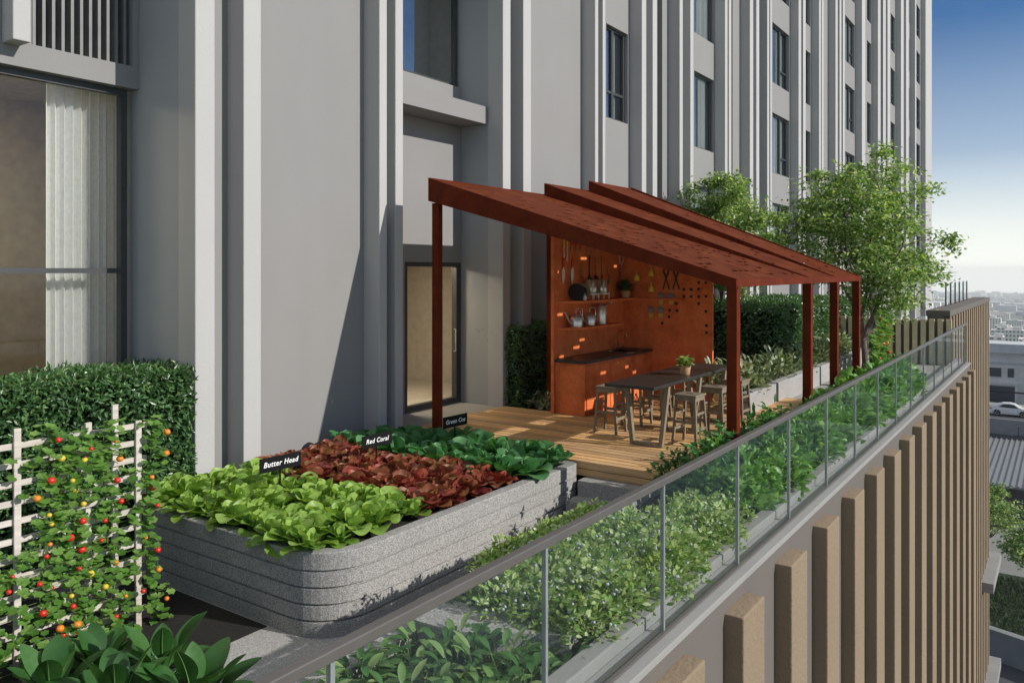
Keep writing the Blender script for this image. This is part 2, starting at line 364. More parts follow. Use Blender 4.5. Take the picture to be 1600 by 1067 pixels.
def window(y0, y1, z0, z1, x, kind='single'):
    fw = .055
    f = MB()
    def fr(a, b, c, d, dx=0): f.box(x - .06, x + .03 + dx, a, b, c, d)
    fr(y0, y1, z0, z0 + fw); fr(y0, y1, z1 - fw, z1); fr(y0, y0 + fw, z0 + fw, z1 - fw); fr(y1 - fw * 1.4, y1, z0 + fw, z1 - fw)
    ym = y0 + (y1 - y0) * (.58 if y0 > 20 else .44)
    if kind == 'double':
        fr(ym - .05, ym + .05, z0 + fw, z1 - fw); zt = z0 + .3 * (z1 - z0)
        if y0 < 20: fr(y0 + fw, ym - .05, zt - .03, zt + .03, -.005)
        fr(ym + .05, y1 - fw * 1.4, zt - .03, zt + .03, -.005)
    f.box(x - 1.2, x - 1.15, y0 - .3, y1 + .6, z0 - .3, z1 + .2, 1); f.box(x - 1.2, x - .1, y1 + .6, y1 + .65, z0 - .3, z1 + .2, 1); f.box(x - 1.2, x - .1, y0 - .35, y0 - .3, z0 - .3, z1 + .2, 1)
    f.box(x - 1.2, x - .1, y0 - .3, y1 + .6, z0 - .35, z0 - .3, 1); f.box(x - 1.2, x - .1, y0 - .3, y1 + .6, z1 + .2, z1 + .25, 1)
    o = f.build('window', ['frame', 'room_pale' if kind == 'bare' else 'roomdark'], bld)
    MB().add([(x - .01, y0 + fw, z0 + fw), (x - .01, y1 - fw, z0 + fw), (x - .01, y1 - fw, z1 - fw), (x - .01, y0 + fw, z1 - fw)], [(0, 1, 2, 3)]).build('pane', 'wglass', o)
    if kind == 'bare': return o
    c = MB(); L = y1 - y0
    curtain(c, x - .075, y0 + L * U(.36, .5), y0 + L * U(.7, .98), z0 + .01, z1 - .02, .07, .022)
    c.build('curtain', 'curtain', o)
    return o
prev = 5.76
colmap = {16.11: 0}
def between(a, b):
    c = [k for k in wcols if a - .01 <= k[0] < b]
    return c[0] if c else None
# bays between fins
for i in range(1, len(fins)):
    a, b = fins[i - 1][1], fins[i][0]
    if (a, b) == (9.02, 11.63): continue
    if (a, b) in ((11.87, 12.28), (18.16, 19.54), (23.43, 25.13), (26.06, 26.91), (34.43, 36.5), (46.64, 47.37)):
        e = min(b - .15, a + 1.0)
        if b - a < 1.: e = b
        w.box(-9.6, -9.3, a, e, -.8, TOP, 2 if (a, b) != (18.16, 19.54) else 0); wallseg(e, b)
        for k in range(int((e - a) / .14)):
            y = a + .05 + k * .14; w.box(-9.3, -9.18, y, y + .05, -.8, TOP, 3)
        w.box(-9.3, WX - .26, a - .1, a - .004, -.8, TOP, 1)
        continue
    wallcol(a, b, between(a, b))
# left bay
w.box(-9.7, -9.45, -6, 5.5, 7.4, TOP); w.box(-9.7, -9.45, -6, 5.5, 4.66, 4.93); w.box(-9.7, -9.45, -6, 4.25, 4.93, 7.4)
w.box(-9.7, -9.45, -6, -1.5, -.8, 4.66); w.box(-9.7, -9.45, -1.5, 5.5, -.8, -.3)
w.box(-9.76, WX, 5.504, 5.756, -.8, TOP, 1)
w.box(-9.7, -9.45, 5.42, 5.5, 4.93, 7.4)
# door bay
RX = -9.23
w.box(RX - .25, RX, 9.02, 10.09, -.8, 5.8); w.box(RX - .25, RX, 10.09, 11.63, 2.57, 5.8); w.box(RX - .25, RX, 10.09, 11.63, -.8, 0)
w.box(RX - .2, WX, 8.854, 9.016, -.8, TOP, 1); w.box(RX - .2, WX, 11.634, 11.866, -.8, TOP, 1)
for k in range(8):
    z = 5.8 + 3.2 * k
    w.box(RX - .25, RX, 9.02, 11.63, z + 2.15, z + 3.2)
    w.box(RX, WX - .01, 9.02, 11.6, z - .74 if k else 5.06, z - .43 if k else 5.37)
    if k < 2:
        o = window(9.1, 11.6, z, z + 2.15, RX - .1, 'bare')
# interior of the rooms is part of the building
w.box(-13, -12.9, -3, 8, -.5, 5, 4); w.box(-13, -9.8, 7.9, 8, -.5, 5, 4); w.box(-13, -9.72, -3, 8, 4.95, 5.0, 5); w.box(-13, -9.72, -3, 8, -.45, -.35, 5)
w.box(-11.6, -11.5, 8.4, 10.9, 0, 2.7, 4); w.box(-13, -12.9, 8, 14, -.2, 2.8, 5); w.box(-13, RX - .26, 13.5, 13.6, -.2, 2.8, 5); w.box(-13, RX - .26, 8, 13.6, 2.75, 2.8, 5); w.box(-13, RX - .26, 8.1, 13.5, -.1, -.02, 5)
w.box(-11.5, RX - .26, 8.6, 8.7, -.02, 2.75, 5)
w.box(-18, -13.1, -6, 66.3, -.8, TOP, 0)
# far end
w.box(-13.1, WX - .02, 66.0, 66.3, -.8, TOP, 1)
w.build('facade_wall', ['wall', 'side', 'dark', 'louver', 'room', 'room_pale'], bld)
for a, b in fins:
    MB().box(WX - .02, FX, a, b, -.8, TOP).build('fin', 'fin', bld, bevel=.012)
MB().box(-9.47, -9.2, 3.95, 4.13, 4.88, TOP).build('fin', 'fin', bld, bevel=.012)
lv = MB(); lv.box(-9.9, -9.8, 4.25, 5.5, 4.9, 7.4, 1)
for k in range(11): lv.box(-9.62, -9.5, 4.28 + k * .105, 4.315 + k * .105, 4.931, 7.4)
lv.build('louvre_vent', ['louver', 'dark'], bld)
# big left window
f = MB(); x = -9.62
for a, b, c, d in ((-1.5, 5.42, 4.58, 4.66), (5.34, 5.42, -.3, 4.58), (3.3, 3.36, -.3, 4.58), (1.2, 1.26, -.3, 4.58), (-1.5, 3.3, 2.39, 2.45), (3.36, 5.34, 2.39, 2.45), (-1.5, 5.42, -.36, -.3)):
    f.box(x - .06, x + .04, a, b, c, d)
o = f.build('window', 'gframe', bld)
MB().add([(x - .02, -1.5, -.3), (x - .02, 5.4, -.3), (x - .02, 5.4, 4.6), (x - .02, -1.5, 4.6)], [(0, 1, 2, 3)]).build('pane', 'clear_glass', o)
c = MB(); curtain(c, x - .3, 4.6, 5.62, -.3, 4.7, .1, .045); c.build('curtain', 'curtain', o)
c = MB(); curtain(c, x - .3, -.9, .2, -.3, 4.7, .1, .045); c.build('curtain', 'curtain', o)
# door
d = MB(); x = RX - .06
for a, b, c, e in ((10.09, 10.17, 0, 2.57), (11.5, 11.63, 0, 2.57), (10.17, 11.5, 2.49, 2.57), (10.17, 11.5, 0, .1)): d.box(x - .06, x + .05, a, b, c, e)
do = d.build('door', 'frame', bld)
MB().add([(x, 10.17, .1), (x, 11.5, .1), (x, 11.5, 2.49), (x, 10.17, 2.49)], [(0, 1, 2, 3)]).build('pane', 'clear_glass', do)
MB().tube([(x + .06, 11.42, .95), (x + .1, 11.42, .95), (x + .1, 11.42, 1.35), (x + .06, 11.42, 1.35)], .012, 6).build('handle', 'steel', do, smooth=True)
for (lx, ly, lz) in ((-10.4, 10.4, 2.72), (-11, 3.4, 4.92)):
    MB().box(lx - .25, lx + .25, ly - .25, ly + .25, lz - .02, lz + .02).build('ceiling_lamp', 'lamp', bld)

# ------------------------------------------------------------------ podium with its bronze fins, terrace floor
pod = thing('podium_building', 'beige podium wall below the terrace with tall bronze fins', 'building', (-2.1, 12, -22))
p = MB(); p.box(-20, -2.1, -8, 24, -22, -.82); p.box(-2.42, -2.1, -8, 24, -.82, -.02)
p.build('wall', ['podium'], pod)
MB().box(-2.31, -2.09, -8, 24, -.021, .03).build('coping', 'coping', pod, bevel=.006)
MB().box(-2.44, -2.312, -8, 24, -.1, .11).build('kerb', 'coping', pod, bevel=.01)
for k in range(-5, 15):
    y = 5.79 + 1.25 * k
    if y > -2: MB().box(-2.12, -1.955, y, y + .5, -22, -.13).build('fin', 'bronze', pod, bevel=.012)
far = thing('podium_wing', 'set back far wing of the podium with closely spaced bronze fins', 'building', (-2.6, 30, -22))
q = MB(); q.box(-3.1, -2.7, 24.0, 37, -22, 1.2); q.build('wall', 'podium', far)
MB().box(-3.14, -2.56, 24.0, 37.05, 1.2, 1.36).build('coping', 'podium', far, bevel=.01)
for k in range(19):
    y = 24.05 + .69 * k; MB().box(-2.72, -2.56, y, y + .3, -16 if k > 4 else -22, 1.19).build('fin', 'bronze', far, bevel=.01)
for z in (-9.2, -13.4, -17.6): MB().box(-2.9, -2.2, 33.5, 37.4, z, z + .35).build('balcony_slab', 'coping', far)
fl = MB(); fl.box(-9.3, -2.43, -6, 24, -.8, -.73); struct('terrace_floor', fl, 'terrazzo2')
# soil where the trellis stands; landing, steps
struct('soil_bed', MB().box(-9.3, -5.83, -4, 4.58, -.731, -.722).box(-5.83, -4.7, -4, 3.45, -.731, -.722), 'soil')
st = MB(); st.box(-5.0, -3.55, 8.62, 8.85, -.73, -.18); st.box(-5.0, -3.55, 8.33, 8.62, -.73, -.365); st.box(-5.0, -3.55, 8.05, 8.33, -.73, -.55)
struct('path_steps', st, 'terrazzo')
struct('door_threshold', MB().box(-9.22, -8.31, 9.03, 11.62, -.729, -.012), 'concrete')
struct('path', MB().box(-4.5, -2.44, 18.2, 24, -.729, -.05).box(-4.45, -3.2, 15.6, 24, -.728, -.06), 'concrete')
# deck
dk = thing('wooden_deck', 'brown slatted timber deck under the rust coloured pergola', 'deck', (-5.7, 10, -.2))
b = MB(); yy = 8.87
while yy < 15.5:
    xl = -8.3 if yy < 11.6 else -7.2
    x0 = xl
    while x0 < -3.12:
        x1 = min(-3.12, x0 + U(1.8, 3.2))
        if -3.12 - x1 < .5: x1 = -3.12
        b.box(x0 + .002, x1 - .002, yy, yy + .118, -.028, U(-.001, .001)); x0 = x1
    yy += .142
b.build('boards', 'deck', dk)
MB().box(-5.6, -3.12, 8.852, 8.882, -.088, -.03).build('fascia_board', 'deck', dk, bevel=.004)
MB().box(-5.6, -3.12, 8.856, 8.886, -.18, -.096).build('fascia_board', 'deck', dk, bevel=.004)
MB().box(-8.3, -3.14, 8.9, 11.6, -.3, -.09).box(-7.2, -3.14, 11.6, 15.4, -.3, -.09).build('joists', 'black', dk)

# ------------------------------------------------------------------ pergola
pg = thing('pergola', 'rust coloured steel pergola with three stepped perforated roof panels', 'pergola', (-5.4, 12, 0))
XL, XR = -7.6, -3.12; YS = [8.89, 12.0, 13.6, 15.35]; ZT = [(3.75, 3.76), (3.95, 3.96), (4.14, 4.17)]; ZR = 2.33
for y in (8.89, 12.05, 13.66, 15.3): MB().box(XR - .06, XR + .06, y - .06, y + .06, -.7, 2.24).build('post', 'rustd', pg, bevel=.004)
for i, y in enumerate((8.89, 12.0, 13.6, 15.3)): MB().box(XL + .003, XL + .12, y - .002, y + .1, -.3, 3.4 + .15 * i).build('post', 'rustd', pg, bevel=.004)
def rz(x, zt): return zt + (ZR - zt) * (x - XL) / (XR - XL)
def fascia(y, zt, dl, dr, th=.05, name='fascia'):
    xa, xb = XL - .01, XR + .06
    P = [(xa, y, zt - dl), (xb, y, rz(xb, zt) - dr), (xb, y + th, rz(xb, zt) - dr), (xa, y + th, zt - dl), (xa, y, zt + .015), (xb, y, rz(xb, zt) + .015), (xb, y + th, rz(xb, zt) + .015), (xa, y + th, zt + .015)]
    MB().hexa(P).build(name, 'rustd', pg)
fascia(YS[0] - .07, 3.75, .32, .10); fascia(YS[1] - .055, 3.95, .33, .06); fascia(YS[2] - .055, 4.14, .33, .06); fascia(YS[3] - .0, 4.17, .2, .08)
for k in range(3):
    zt = ZT[k][0]; ya = YS[k] - .02; yb = YS[k + 1] - .055 if k < 2 else YS[3] + .0
    r = MB(); rows = 34; L = XR - XL; vs = []
    pit = L / rows; ny = int((yb - ya) / .155)
    for i in range(rows):
        xa = XL + i * pit; xm = xa + pit * .56; xe = xa + pit
        def q(x0, x1, y0, y1):
            r.add([(x0, y0, rz(x0, zt)), (x1, y0, rz(x1, zt)), (x1, y1, rz(x1, zt)), (x0, y1, rz(x0, zt))], [(0, 1, 2, 3)])
        q(xa, xm, ya, yb)
        off = U(.02, .13); y = ya; 
        q(xm, xe, ya, ya + off); y = ya + off
        while y < yb - .02:
            y1 = min(yb, y + U(.13, .23)); y2 = min(yb, y1 + .05)
            if not (rnd.random() < (.24 if k == 0 else .15 if i > 9 else .0) and 1 < i < rows - 1 and y1 < yb - .03): q(xm, xe, y, y1)
            if y2 > y1: q(xm, xe, y1, y2)
            y = y2
    o = r.build('roof_panel', ['rustroof', 'under'], pg)
    sm = o.modifiers.new('thick', 'SOLIDIFY'); sm.thickness = .012; sm.offset = -1; sm.material_offset = 1  # unseen underside made paler to bounce light into the kitchen
    if k == 0:
        e = .045; MB().hexa([(XL, ya + .05, rz(XL, zt) - e), (XR, ya + .05, rz(XR, zt) - e), (XR, yb, rz(XR, zt) - e), (XL, yb, rz(XL, zt) - e), (XL, ya + .05, rz(XL, zt) - e + .004), (XR, ya + .05, rz(XR, zt) - e + .004), (XR, yb, rz(XR, zt) - e + .004), (XL, yb, rz(XL, zt) - e + .004)]).build('slot_shade_sheet', 'black', pg)  # black sheet added so the slots above it look shaded
        e = .05; MB().hexa([(XL, ya + .05, rz(XL, zt) - e - .01), (XR, ya + .05, rz(XR, zt) - e - .01), (XR, yb, rz(XR, zt) - e - .01), (XL, yb, rz(XL, zt) - e - .01), (XL, ya + .05, rz(XL, zt) - e), (XR, ya + .05, rz(XR, zt) - e), (XR, yb, rz(XR, zt) - e), (XL, yb, rz(XL, zt) - e)]).build('light_block_sheet', 'bounce_pale', pg)  # unseen sheet added to stop slot light and bounce light below
    # edge trim along the high side
    MB().hexa([(XL - .03, ya, zt - .25), (XL - .012, ya, zt - .25), (XL - .012, yb, zt - .25), (XL - .03, yb, zt - .25), (XL - .03, ya, zt + .02), (XL - .012, ya, zt + .02), (XL - .012, yb, zt + .02), (XL - .03, yb, zt + .02)]).build('edge_trim', 'rustd', pg)
MB().box(XR + .0, XR + .062, YS[0] - .02, YS[3] + .05, 2.235, ZR - .002).build('eave_beam', 'rustd', pg, bevel=.004)
for y in (12.05, 13.66): MB().hexa([(XL + .12, y, rz(XL, 3.75) - .2), (XR, y, 2.2), (XR, y + .06, 2.2), (XL + .12, y + .06, rz(XL, 3.75) - .2), (XL + .12, y, rz(XL, 3.75) - .06), (XR, y, 2.28), (XR, y + .06, 2.28), (XL + .12, y + .06, rz(XL, 3.75) - .06)]).build('rafter', 'rustd', pg)

# ------------------------------------------------------------------ kitchen wall, shelves, counter
KX = -7.16; KY0, KY1 = 11.54, 14.15
kw = thing('tool_wall', 'rust coloured corner wall of two panels with tool shelves under the pergola', 'wall panel', (KX, KY1, 0))
MB().box(KX - .06, KX, KY0, KY1 + .06, 0.002, 3.35).build('back_panel', 'rust', kw, bevel=.003)
pb = MB()
pb.hexa([(KX, KY1, .002), (-5.36, KY1, .002), (-5.36, KY1 + .06, .002), (KX, KY1 + .06, .002), (KX, KY1, 3.6), (-5.36, KY1, 2.95), (-5.36, KY1 + .06, 2.95), (KX, KY1 + .06, 3.6)])
sp = pb.build('side_panel', 'rust', kw, bevel=.003)
pegs = [(-5.62, 2.2), (-5.48, 2.2), (-5.91, 2.07), (-5.77, 2.07), (-5.62, 2.08), (-5.91, 1.94), (-5.77, 1.94), (-5.62, 1.94), (-5.48, 1.95), (-5.62, 1.81), (-6.06, 1.8), (-6.2, 1.67), (-6.05, 1.67), (-6.21, 1.55), (-6.35, 1.42), (-5.48, 1.67), (-5.47, 1.41), (-5.47, 1.28)]
for x, z in pegs: MB().lathe([(.028, -.001), (.03, -.006), (.022, -.008), (.016, -.004), (0, -.003)], (x, KY1, z), 14, axis='y').build('peg_hole', 'iron', sp, smooth=True)
def shelf(z, y1, xf):
    MB().prism([(KX + .002, KY0 + .1), (xf, KY0 + .44), (xf, y1), (KX + .002, y1)], z, z + .045).build('shelf', 'rust', kw, bevel=.003)
shelf(1.855, KY1 - .004, -6.83); shelf(1.40, 13.45, -6.83)
MB().box(-6.83, -5.9, KY1 - .14, KY1 - .006, 1.856, 1.898).build('shelf', 'rust', kw, bevel=.003)
ct = thing('kitchen_counter', 'rust coloured sink counter with black stone worktop against tool wall', 'counter', (-6.85, 12.9, 0))
CY0, CY1, CX = 11.58, KY1 - .006, -6.58
MB().box(KX + .004, CX, CY0, CY1, .003, .87).build('cabinet', 'rust', ct, bevel=.004)
wt = MB(); wt.box(KX + .004, CX + .03, CY0 - .03, 13.25, .871, .925); wt.box(KX + .004, CX + .03, 13.75, CY1, .871, .925); wt.box(KX + .004, -7.05, 13.25, 13.75, .871, .925); wt.box(-6.68, CX + .03, 13.25, 13.75, .871, .925)
wt.build('worktop', 'stone', ct)
MB().box(-7.05, -6.68, 13.25, 13.75, .872, .876).build('sink', 'iron', ct)
for a, e in ((11.62, 12.45), (12.47, 13.3), (13.32, 14.1)): MB().box(CX, CX + .018, a, e, .06, .83).build('door', 'rust', ct, bevel=.003)
fa = thing('kitchen_faucet', 'copper swan neck faucet at the sink', 'faucet', (-7.0, 13.62, .926))
arc = [(-7.02, 13.62, .926), (-7.02, 13.62, 1.2)] + [(-7.02 + .09 * (1 - math.cos(t)), 13.62, 1.2 + .09 * math.sin(t)) for t in [k * math.pi / 8 for k in range(1, 9)]] + [(-6.84, 13.62, 1.14)]
MB().tube(arc, .011, 8).build('spout', 'copper', fa, smooth=True)
for yy in (13.5, 13.74):
    MB().tube([(-7.02, yy, .926), (-7.02, yy, 1.03)], .012, 8).tube([(-7.04, yy, 1.03), (-6.96, yy, 1.03)], .008, 6).build('tap_handle', 'copper', fa, smooth=True)
MB().tube([(-7.02, 13.5, .97), (-7.02, 13.74, .97)], .008, 6).build('cross_pipe', 'copper', fa)

# hanging tools on the back panel
HX = KX + .012
def hand_trowel(y, z, lab):
    t = thing('garden_trowel', lab, 'trowel', (HX, y, z), 'red handled trowels')
    prof = [(-.045, .06), (.045, .06), (.05, .0), (.04, -.1), (0, -.19), (-.04, -.1), (-.05, 0)]
    b = MB(); n = len(prof); b.add([(HX + .012, y + a, z + c) for a, c in prof] + [(HX + .004, y + a * .9, z + c) for a, c in prof], [tuple(range(n)), tuple(range(2 * n - 1, n - 1, -1))] + [(i, n + i, n + (i + 1) % n, (i + 1) % n) for i in range(n)])
    b.build('blade', 'white', t); MB().tube([(HX + .012, y, z + .05), (HX + .02, y, z + .11)], .008, 6).build('neck', 'steel', t)
    MB().lathe([(.012, z + .1), (.022, z + .12), (.024, z + .2), (.018, z + .25), (.008, z + .265)], (HX + .02, y, 0), 10).build('handle', 'red', t, smooth=True)
hand_trowel(11.82, 2.38, 'red handled trowel hanging left of the other trowel'); hand_trowel(12.12, 2.38, 'red handled trowel hanging nearest the small hooked tool')
for i, y in enumerate((11.84, 11.94)):
    t = thing('garden_chisel', ['slim yellow handled stick tool hanging at the far left end', 'slim yellow handled stick tool next to the red pruners'][i], 'tool', (HX, y, 2.7), 'yellow handled tools')
    MB().tube([(HX + .012, y, 2.83), (HX + .012, y, 2.98)], .011, 8).build('handle', 'yellow', t); MB().tube([(HX + .012, y, 2.58), (HX + .012, y, 2.83)], .005, 6).build('blade', 'steel', t)
def scissor(y, z, hm, lab, s=1, cat='pruner', name='pruner'):
    t = thing(name, lab, cat, (HX, y, z), 'pruners on the tool wall')
    for g in (-1, 1):
        MB().tube([(HX + .012, y, z), (HX + .012, y + g * .035 * s, z + .05 * s), (HX + .012, y + g * .045 * s, z + .11 * s), (HX + .012, y + g * .03 * s, z + .15 * s)], .010 * s, 8).build('handle', hm, t, smooth=True)
        MB().add([(HX + .014, y, z + .01), (HX + .014, y + g * .02 * s, z - .05 * s), (HX + .014, y + g * .008 * s, z - .12 * s), (HX + .014, y - g * .004, z - .05 * s)], [(0, 1, 2, 3)]).build('blade', 'steel', t)
for y, hm, lab in ((12.10, 'red', 'red handled pruner next to the yellow stick tools'), (12.26, 'red', 'red handled pruner, middle one of three red pruners'), (12.42, 'red', 'red handled pruner closest to the pale pruner'), (12.66, 'white', 'pale metal handled pruner between red pruners'), (12.98, 'red', 'red handled pruner hanging alone right of pale tools')):
    scissor(y, 2.86, hm, lab)
t = thing('scraper', 'narrow pale metal scraper between the pale and last red pruner', 'tool', (HX, 12.82, 2.75)); MB().tube([(HX + .012, 12.82, 2.86), (HX + .012, 12.82, 3.0)], .011, 8).build('handle', 'woodh', t); MB().box(HX, HX + .012, 12.8, 12.84, 2.7, 2.87).build('blade', 'steel', t)
def stick(y, z, L, head, hm, lab, name):
    t = thing(name, lab, 'tool', (HX, y, z), 'short handled tools on the tool wall')
    MB().tube([(HX + .012, y, z - L * .35), (HX + .012, y, z + L * .65)], .011, 8).build('handle', hm, t, smooth=True)
    b = MB()
    if head == 'fork':
        for g in (-1, 0, 1): b.tube([(HX + .012, y, z - L * .33), (HX + .014, y + g * .035, z - L * .42), (HX + .014, y + g * .04, z - L * .72)], .005, 6)
    elif head == 'hook':
        for g in (-1, 1): b.tube([(HX + .012, y, z - L * .33), (HX + .02, y + g * .03, z - L * .4), (HX + .03, y + g * .035, z - L * .48)], .006, 6)
    else: b.hexa([(HX, y - .05, z - L * .52), (HX + .05, y - .05, z - L * .55), (HX + .05, y + .05, z - L * .55), (HX, y + .05, z - L * .52), (HX, y - .03, z - L * .34), (HX + .02, y - .03, z - L * .34), (HX + .02, y + .03, z - L * .34), (HX, y + .03, z - L * .34)])
    b.build('head', 'iron', t)
stick(12.43, 2.38, .2, 'hook', 'woodh', 'small short hooked hand tool right of the trowels', 'hand_cultivator')
stick(12.73, 2.45, .38, 'hoe', 'iron', 'dark handled hand hoe left of brown handled hoe', 'hand_hoe')
stick(12.97, 2.45, .34, 'hoe', 'woodh', 'brown handled hand hoe between dark hoe and fork', 'hand_hoe')
stick(13.2, 2.47, .36, 'fork', 'woodh', 'brown handled hand fork left of the sickle', 'hand_fork')
t = thing('sickle', 'dark curved sickle hanging left of long shears', 'sickle', (HX, 13.48, 2.4))
MB().tube([(HX + .012, 13.48, 2.16), (HX + .012, 13.52, 2.28)], .013, 8).build('handle', 'woodh', t)
b = MB(); pts = [(13.52 - .12 * math.sin(k * .42), 2.28 + .3 * k / 7) for k in range(8)]
b.add([(HX + .012, y + .014 * (1 - i / 8), z) for i, (y, z) in enumerate(pts)] + [(HX + .012, y - .022 * (1 - i / 8), z) for i, (y, z) in enumerate(pts)], [(i, i + 1, 9 + i, 8 + i) for i in range(7)]); b.build('blade', 'iron', t)
t = thing('hedge_shears', 'long pale handled shears hanging open on the tool wall', 'shears', (HX, 13.98, 2.5))
for g in (-1, 1):
    MB().tube([(HX + .015, 13.98, 2.52), (HX + .02, 13.98 + g * .08, 2.62), (HX + .02, 13.98 + g * .11, 2.85)], [.012, .014, .016], 8).build('handle', 'paleh', t, smooth=True)
    MB().add([(HX + .014 + g * .003, 13.98 - g * .015, 2.54), (HX + .014 + g * .003, 13.98 + g * .035, 2.5), (HX + .014 + g * .003, 13.98 + g * .02, 2.2), (HX + .014 + g * .003, 13.98, 2.18)], [(0, 1, 2, 3)]).build('blade', 'steel', t)
# side panel items
HY = KY1 - .015
for x, z, lab in ((-6.85, 2.30, 'yellow spray bottle left of the other two'), (-6.55, 2.39, 'yellow spray bottle topmost of the pair above each other'), (-6.55, 2.09, 'yellow spray bottle beneath another one, above grey gloves')):
    t = thing('spray_bottle', lab, 'bottle', (x, HY - .04, z), 'yellow spray bottles')
    MB().lathe([(.02, z - .08), (.055, z - .075), (.058, z - .03), (.05, z + .01), (.022, z + .04), (.02, z + .055)], (x, HY - .05, 0), 16).build('body', 'yellow', t, smooth=True)
    MB().tube([(x, HY - .05, z + .05), (x, HY - .05, z + .11)], .009, 8).tube([(x + .02, HY - .05, z + .095), (x - .07, HY - .05, z + .085)], .008, 6).build('spray_head', 'copper', t)
for x, lab in ((-6.26, 'dark loppers hanging open beside the spray bottles'), (-6.06, 'dark loppers hanging open near the peg holes')):
    t = thing('loppers', lab, 'loppers', (x, HY, 2.3), 'dark loppers')
    for g in (-1, 1):
        MB().tube([(x, HY - .012, 2.28), (x + g * .05, HY - .012, 2.12), (x + g * .062, HY - .012, 2.07)], [.008, .012, .013], 8).build('handle', 'iron', t)
        MB().tube([(x, HY - .012, 2.28), (x + g * .05, HY - .012, 2.4), (x + g * .035, HY - .012, 2.5)], [.012, .014, .006], 6).build('blade', 'iron', t)
def glove(x, z, lab):
    t = thing('garden_glove', lab, 'glove', (x, HY, z), 'gardening gloves on the side panel')
    b = MB(); y = HY - .02
    b.hexa([(x - .035, y - .015, z - .02), (x + .05, y - .015, z - .02), (x + .05, y + .012, z - .02), (x - .035, y + .012, z - .02), (x - .055, y - .02, z + .075), (x + .045, y - .02, z + .075), (x + .045, y + .012, z + .075), (x - .055, y + .012, z + .075)], 0)
    for k in range(4): b.tube([(x - .042 + k * .027, y, z + .07), (x - .05 + k * .03, y - .01, z + .115 - abs(k - 1.5) * .008)], [.015, .012], 7, 0)
    b.tube([(x + .045, y, z + .02), (x + .075, y - .01, z + .07)], [.015, .011], 7, 0)
    b.build('fabric', 'glove', t, bevel=.006)
    MB().hexa([(x - .035, y - .016, z - .11), (x + .05, y - .016, z - .11), (x + .05, y + .01, z - .11), (x - .035, y + .01, z - .11), (x - .037, y - .018, z - .021), (x + .052, y - .018, z - .021), (x + .052, y + .011, z - .021), (x - .037, y + .011, z - .021)]).build('cuff', 'glovey', t, bevel=.006)
glove(-6.36, 1.89, 'grey glove with yellow cuff, upper row, farther from the pegs'); glove(-6.16, 1.89, 'grey glove with yellow cuff, upper row, nearer the pegs')
glove(-6.57, 1.63, 'grey glove with yellow cuff, lower row, farther from the pegs'); glove(-6.37, 1.63, 'grey glove with yellow cuff, lower row, nearer the pegs')
# shelf items
t = thing('hose_reel', 'dark round cable reel lying on upper shelf', 'reel', (-6.98, 12.12, 1.9)); z = 1.9
MB().lathe([(.02, 0), (.15, 0), (.15, .02), (.02, .02)], (-6.98, 11.98, z + .152), 24, axis='y').build('flange', 'iron', t)
b = MB().lathe([(.02, .0), (.15, .0), (.15, .02), (.02, .02)], (-6.98, 12.2, z + .152), 24, axis='y'); b.build('flange', 'stooltop', t)
MB().lathe([(.09, .021), (.09, .219)], (-6.98, 11.98, z + .152), 20, axis='y').build('drum', 'iron', t)
t = thing('garlic_lamp', 'small white bulb shaped ornament before the dark reel', 'ornament', (-6.9, 12.09, 1.9)); MB().lathe([(.012, z), (.03, z + .02), (.036, z + .05), (.02, z + .09), (.004, z + .12)], (-6.87, 12.09, 0), 14).build('bulb', 'white', t, smooth=True); MB().tube([(-6.87, 12.09, z + .115), (-6.87, 12.09, z + .15)], .004, 6).build('stem', 'paleh', t)
for y, lab in ((12.5, 'white metal canister in wire stand next to the dark reel'), (12.9, 'white metal canister in wire stand next to the potted fern')):
    t = thing('canister', lab, 'canister', (-6.98, y, z), 'white canisters on the upper shelf')
    MB().lathe([(.105, z + .12), (.11, z + .13), (.11, z + .36), (.102, z + .36), (.10, z + .3), (0, z + .3)], (-6.98, y, 0), 22).build('body', 'steel', t, smooth=True)
    b = MB()
    for a in range(4):
        an = math.pi / 4 + a * math.pi / 2; px_, py_ = -6.98 + .14 * math.cos(an), y + .14 * math.sin(an)
        b.tube([(px_, py_, z), (px_, py_, z + (.34 if a % 2 else .13))], .007, 6)
    b.lathe([(.09, z + .095), (.145, z + .095), (.145, z + .115), (.09, z + .115)], (-6.98, y, 0), 20); b.build('stand', 'white', t)
def watering_can(y, r, h, lab, kind):
    z = 1.445; x = -6.99
    t = thing('watering_can', lab, 'watering can', (x, y, z), 'watering cans on the lower shelf')
    MB().lathe([(r * .98, z), (r, z + .01), (r, z + h), (r * .9, z + h + .015), (r * .5, z + h + .05), (r * .45, z + h + .06)], (x, y, 0), 20).build('body', 'steel', t, smooth=True)
    if kind == 'low':
        MB().tube([(x, y - r, z + .05), (x, y - r - .12, z + .1), (x, y - r - .25, z + .27)], [.016, .012, .008], 8).build('spout', 'steel', t, smooth=True)
        MB().tube([(x, y - .02, z + h + .04), (x, y + .0, z + h + .15), (x, y + r + .1, z + h + .14), (x, y + r + .11, z + .08), (x, y + r, z + .05)], .009, 8).build('handle', 'steel', t, smooth=True)
    else:
        MB().tube([(x, y + r * .7, z + h * .5), (x, y + r + .12, z + h + .02), (x, y + r + .2, z + h + .06)], [.02, .015, .013], 8).build('spout', 'steel', t, smooth=True)
        MB().lathe([(.013, 0), (.05, .05), (.045, .055), (0, .06)], (x, y + r + .2, z + h + .07), 14, axis='y').build('rose', 'steel', t)
        MB().tube([(x, y - r * .6, z + h), (x, y - r * .5, z + h + .14), (x, y + r * .5, z + h + .14), (x, y + r * .6, z + h)], .009, 8).build('handle', 'steel', t, smooth=True)
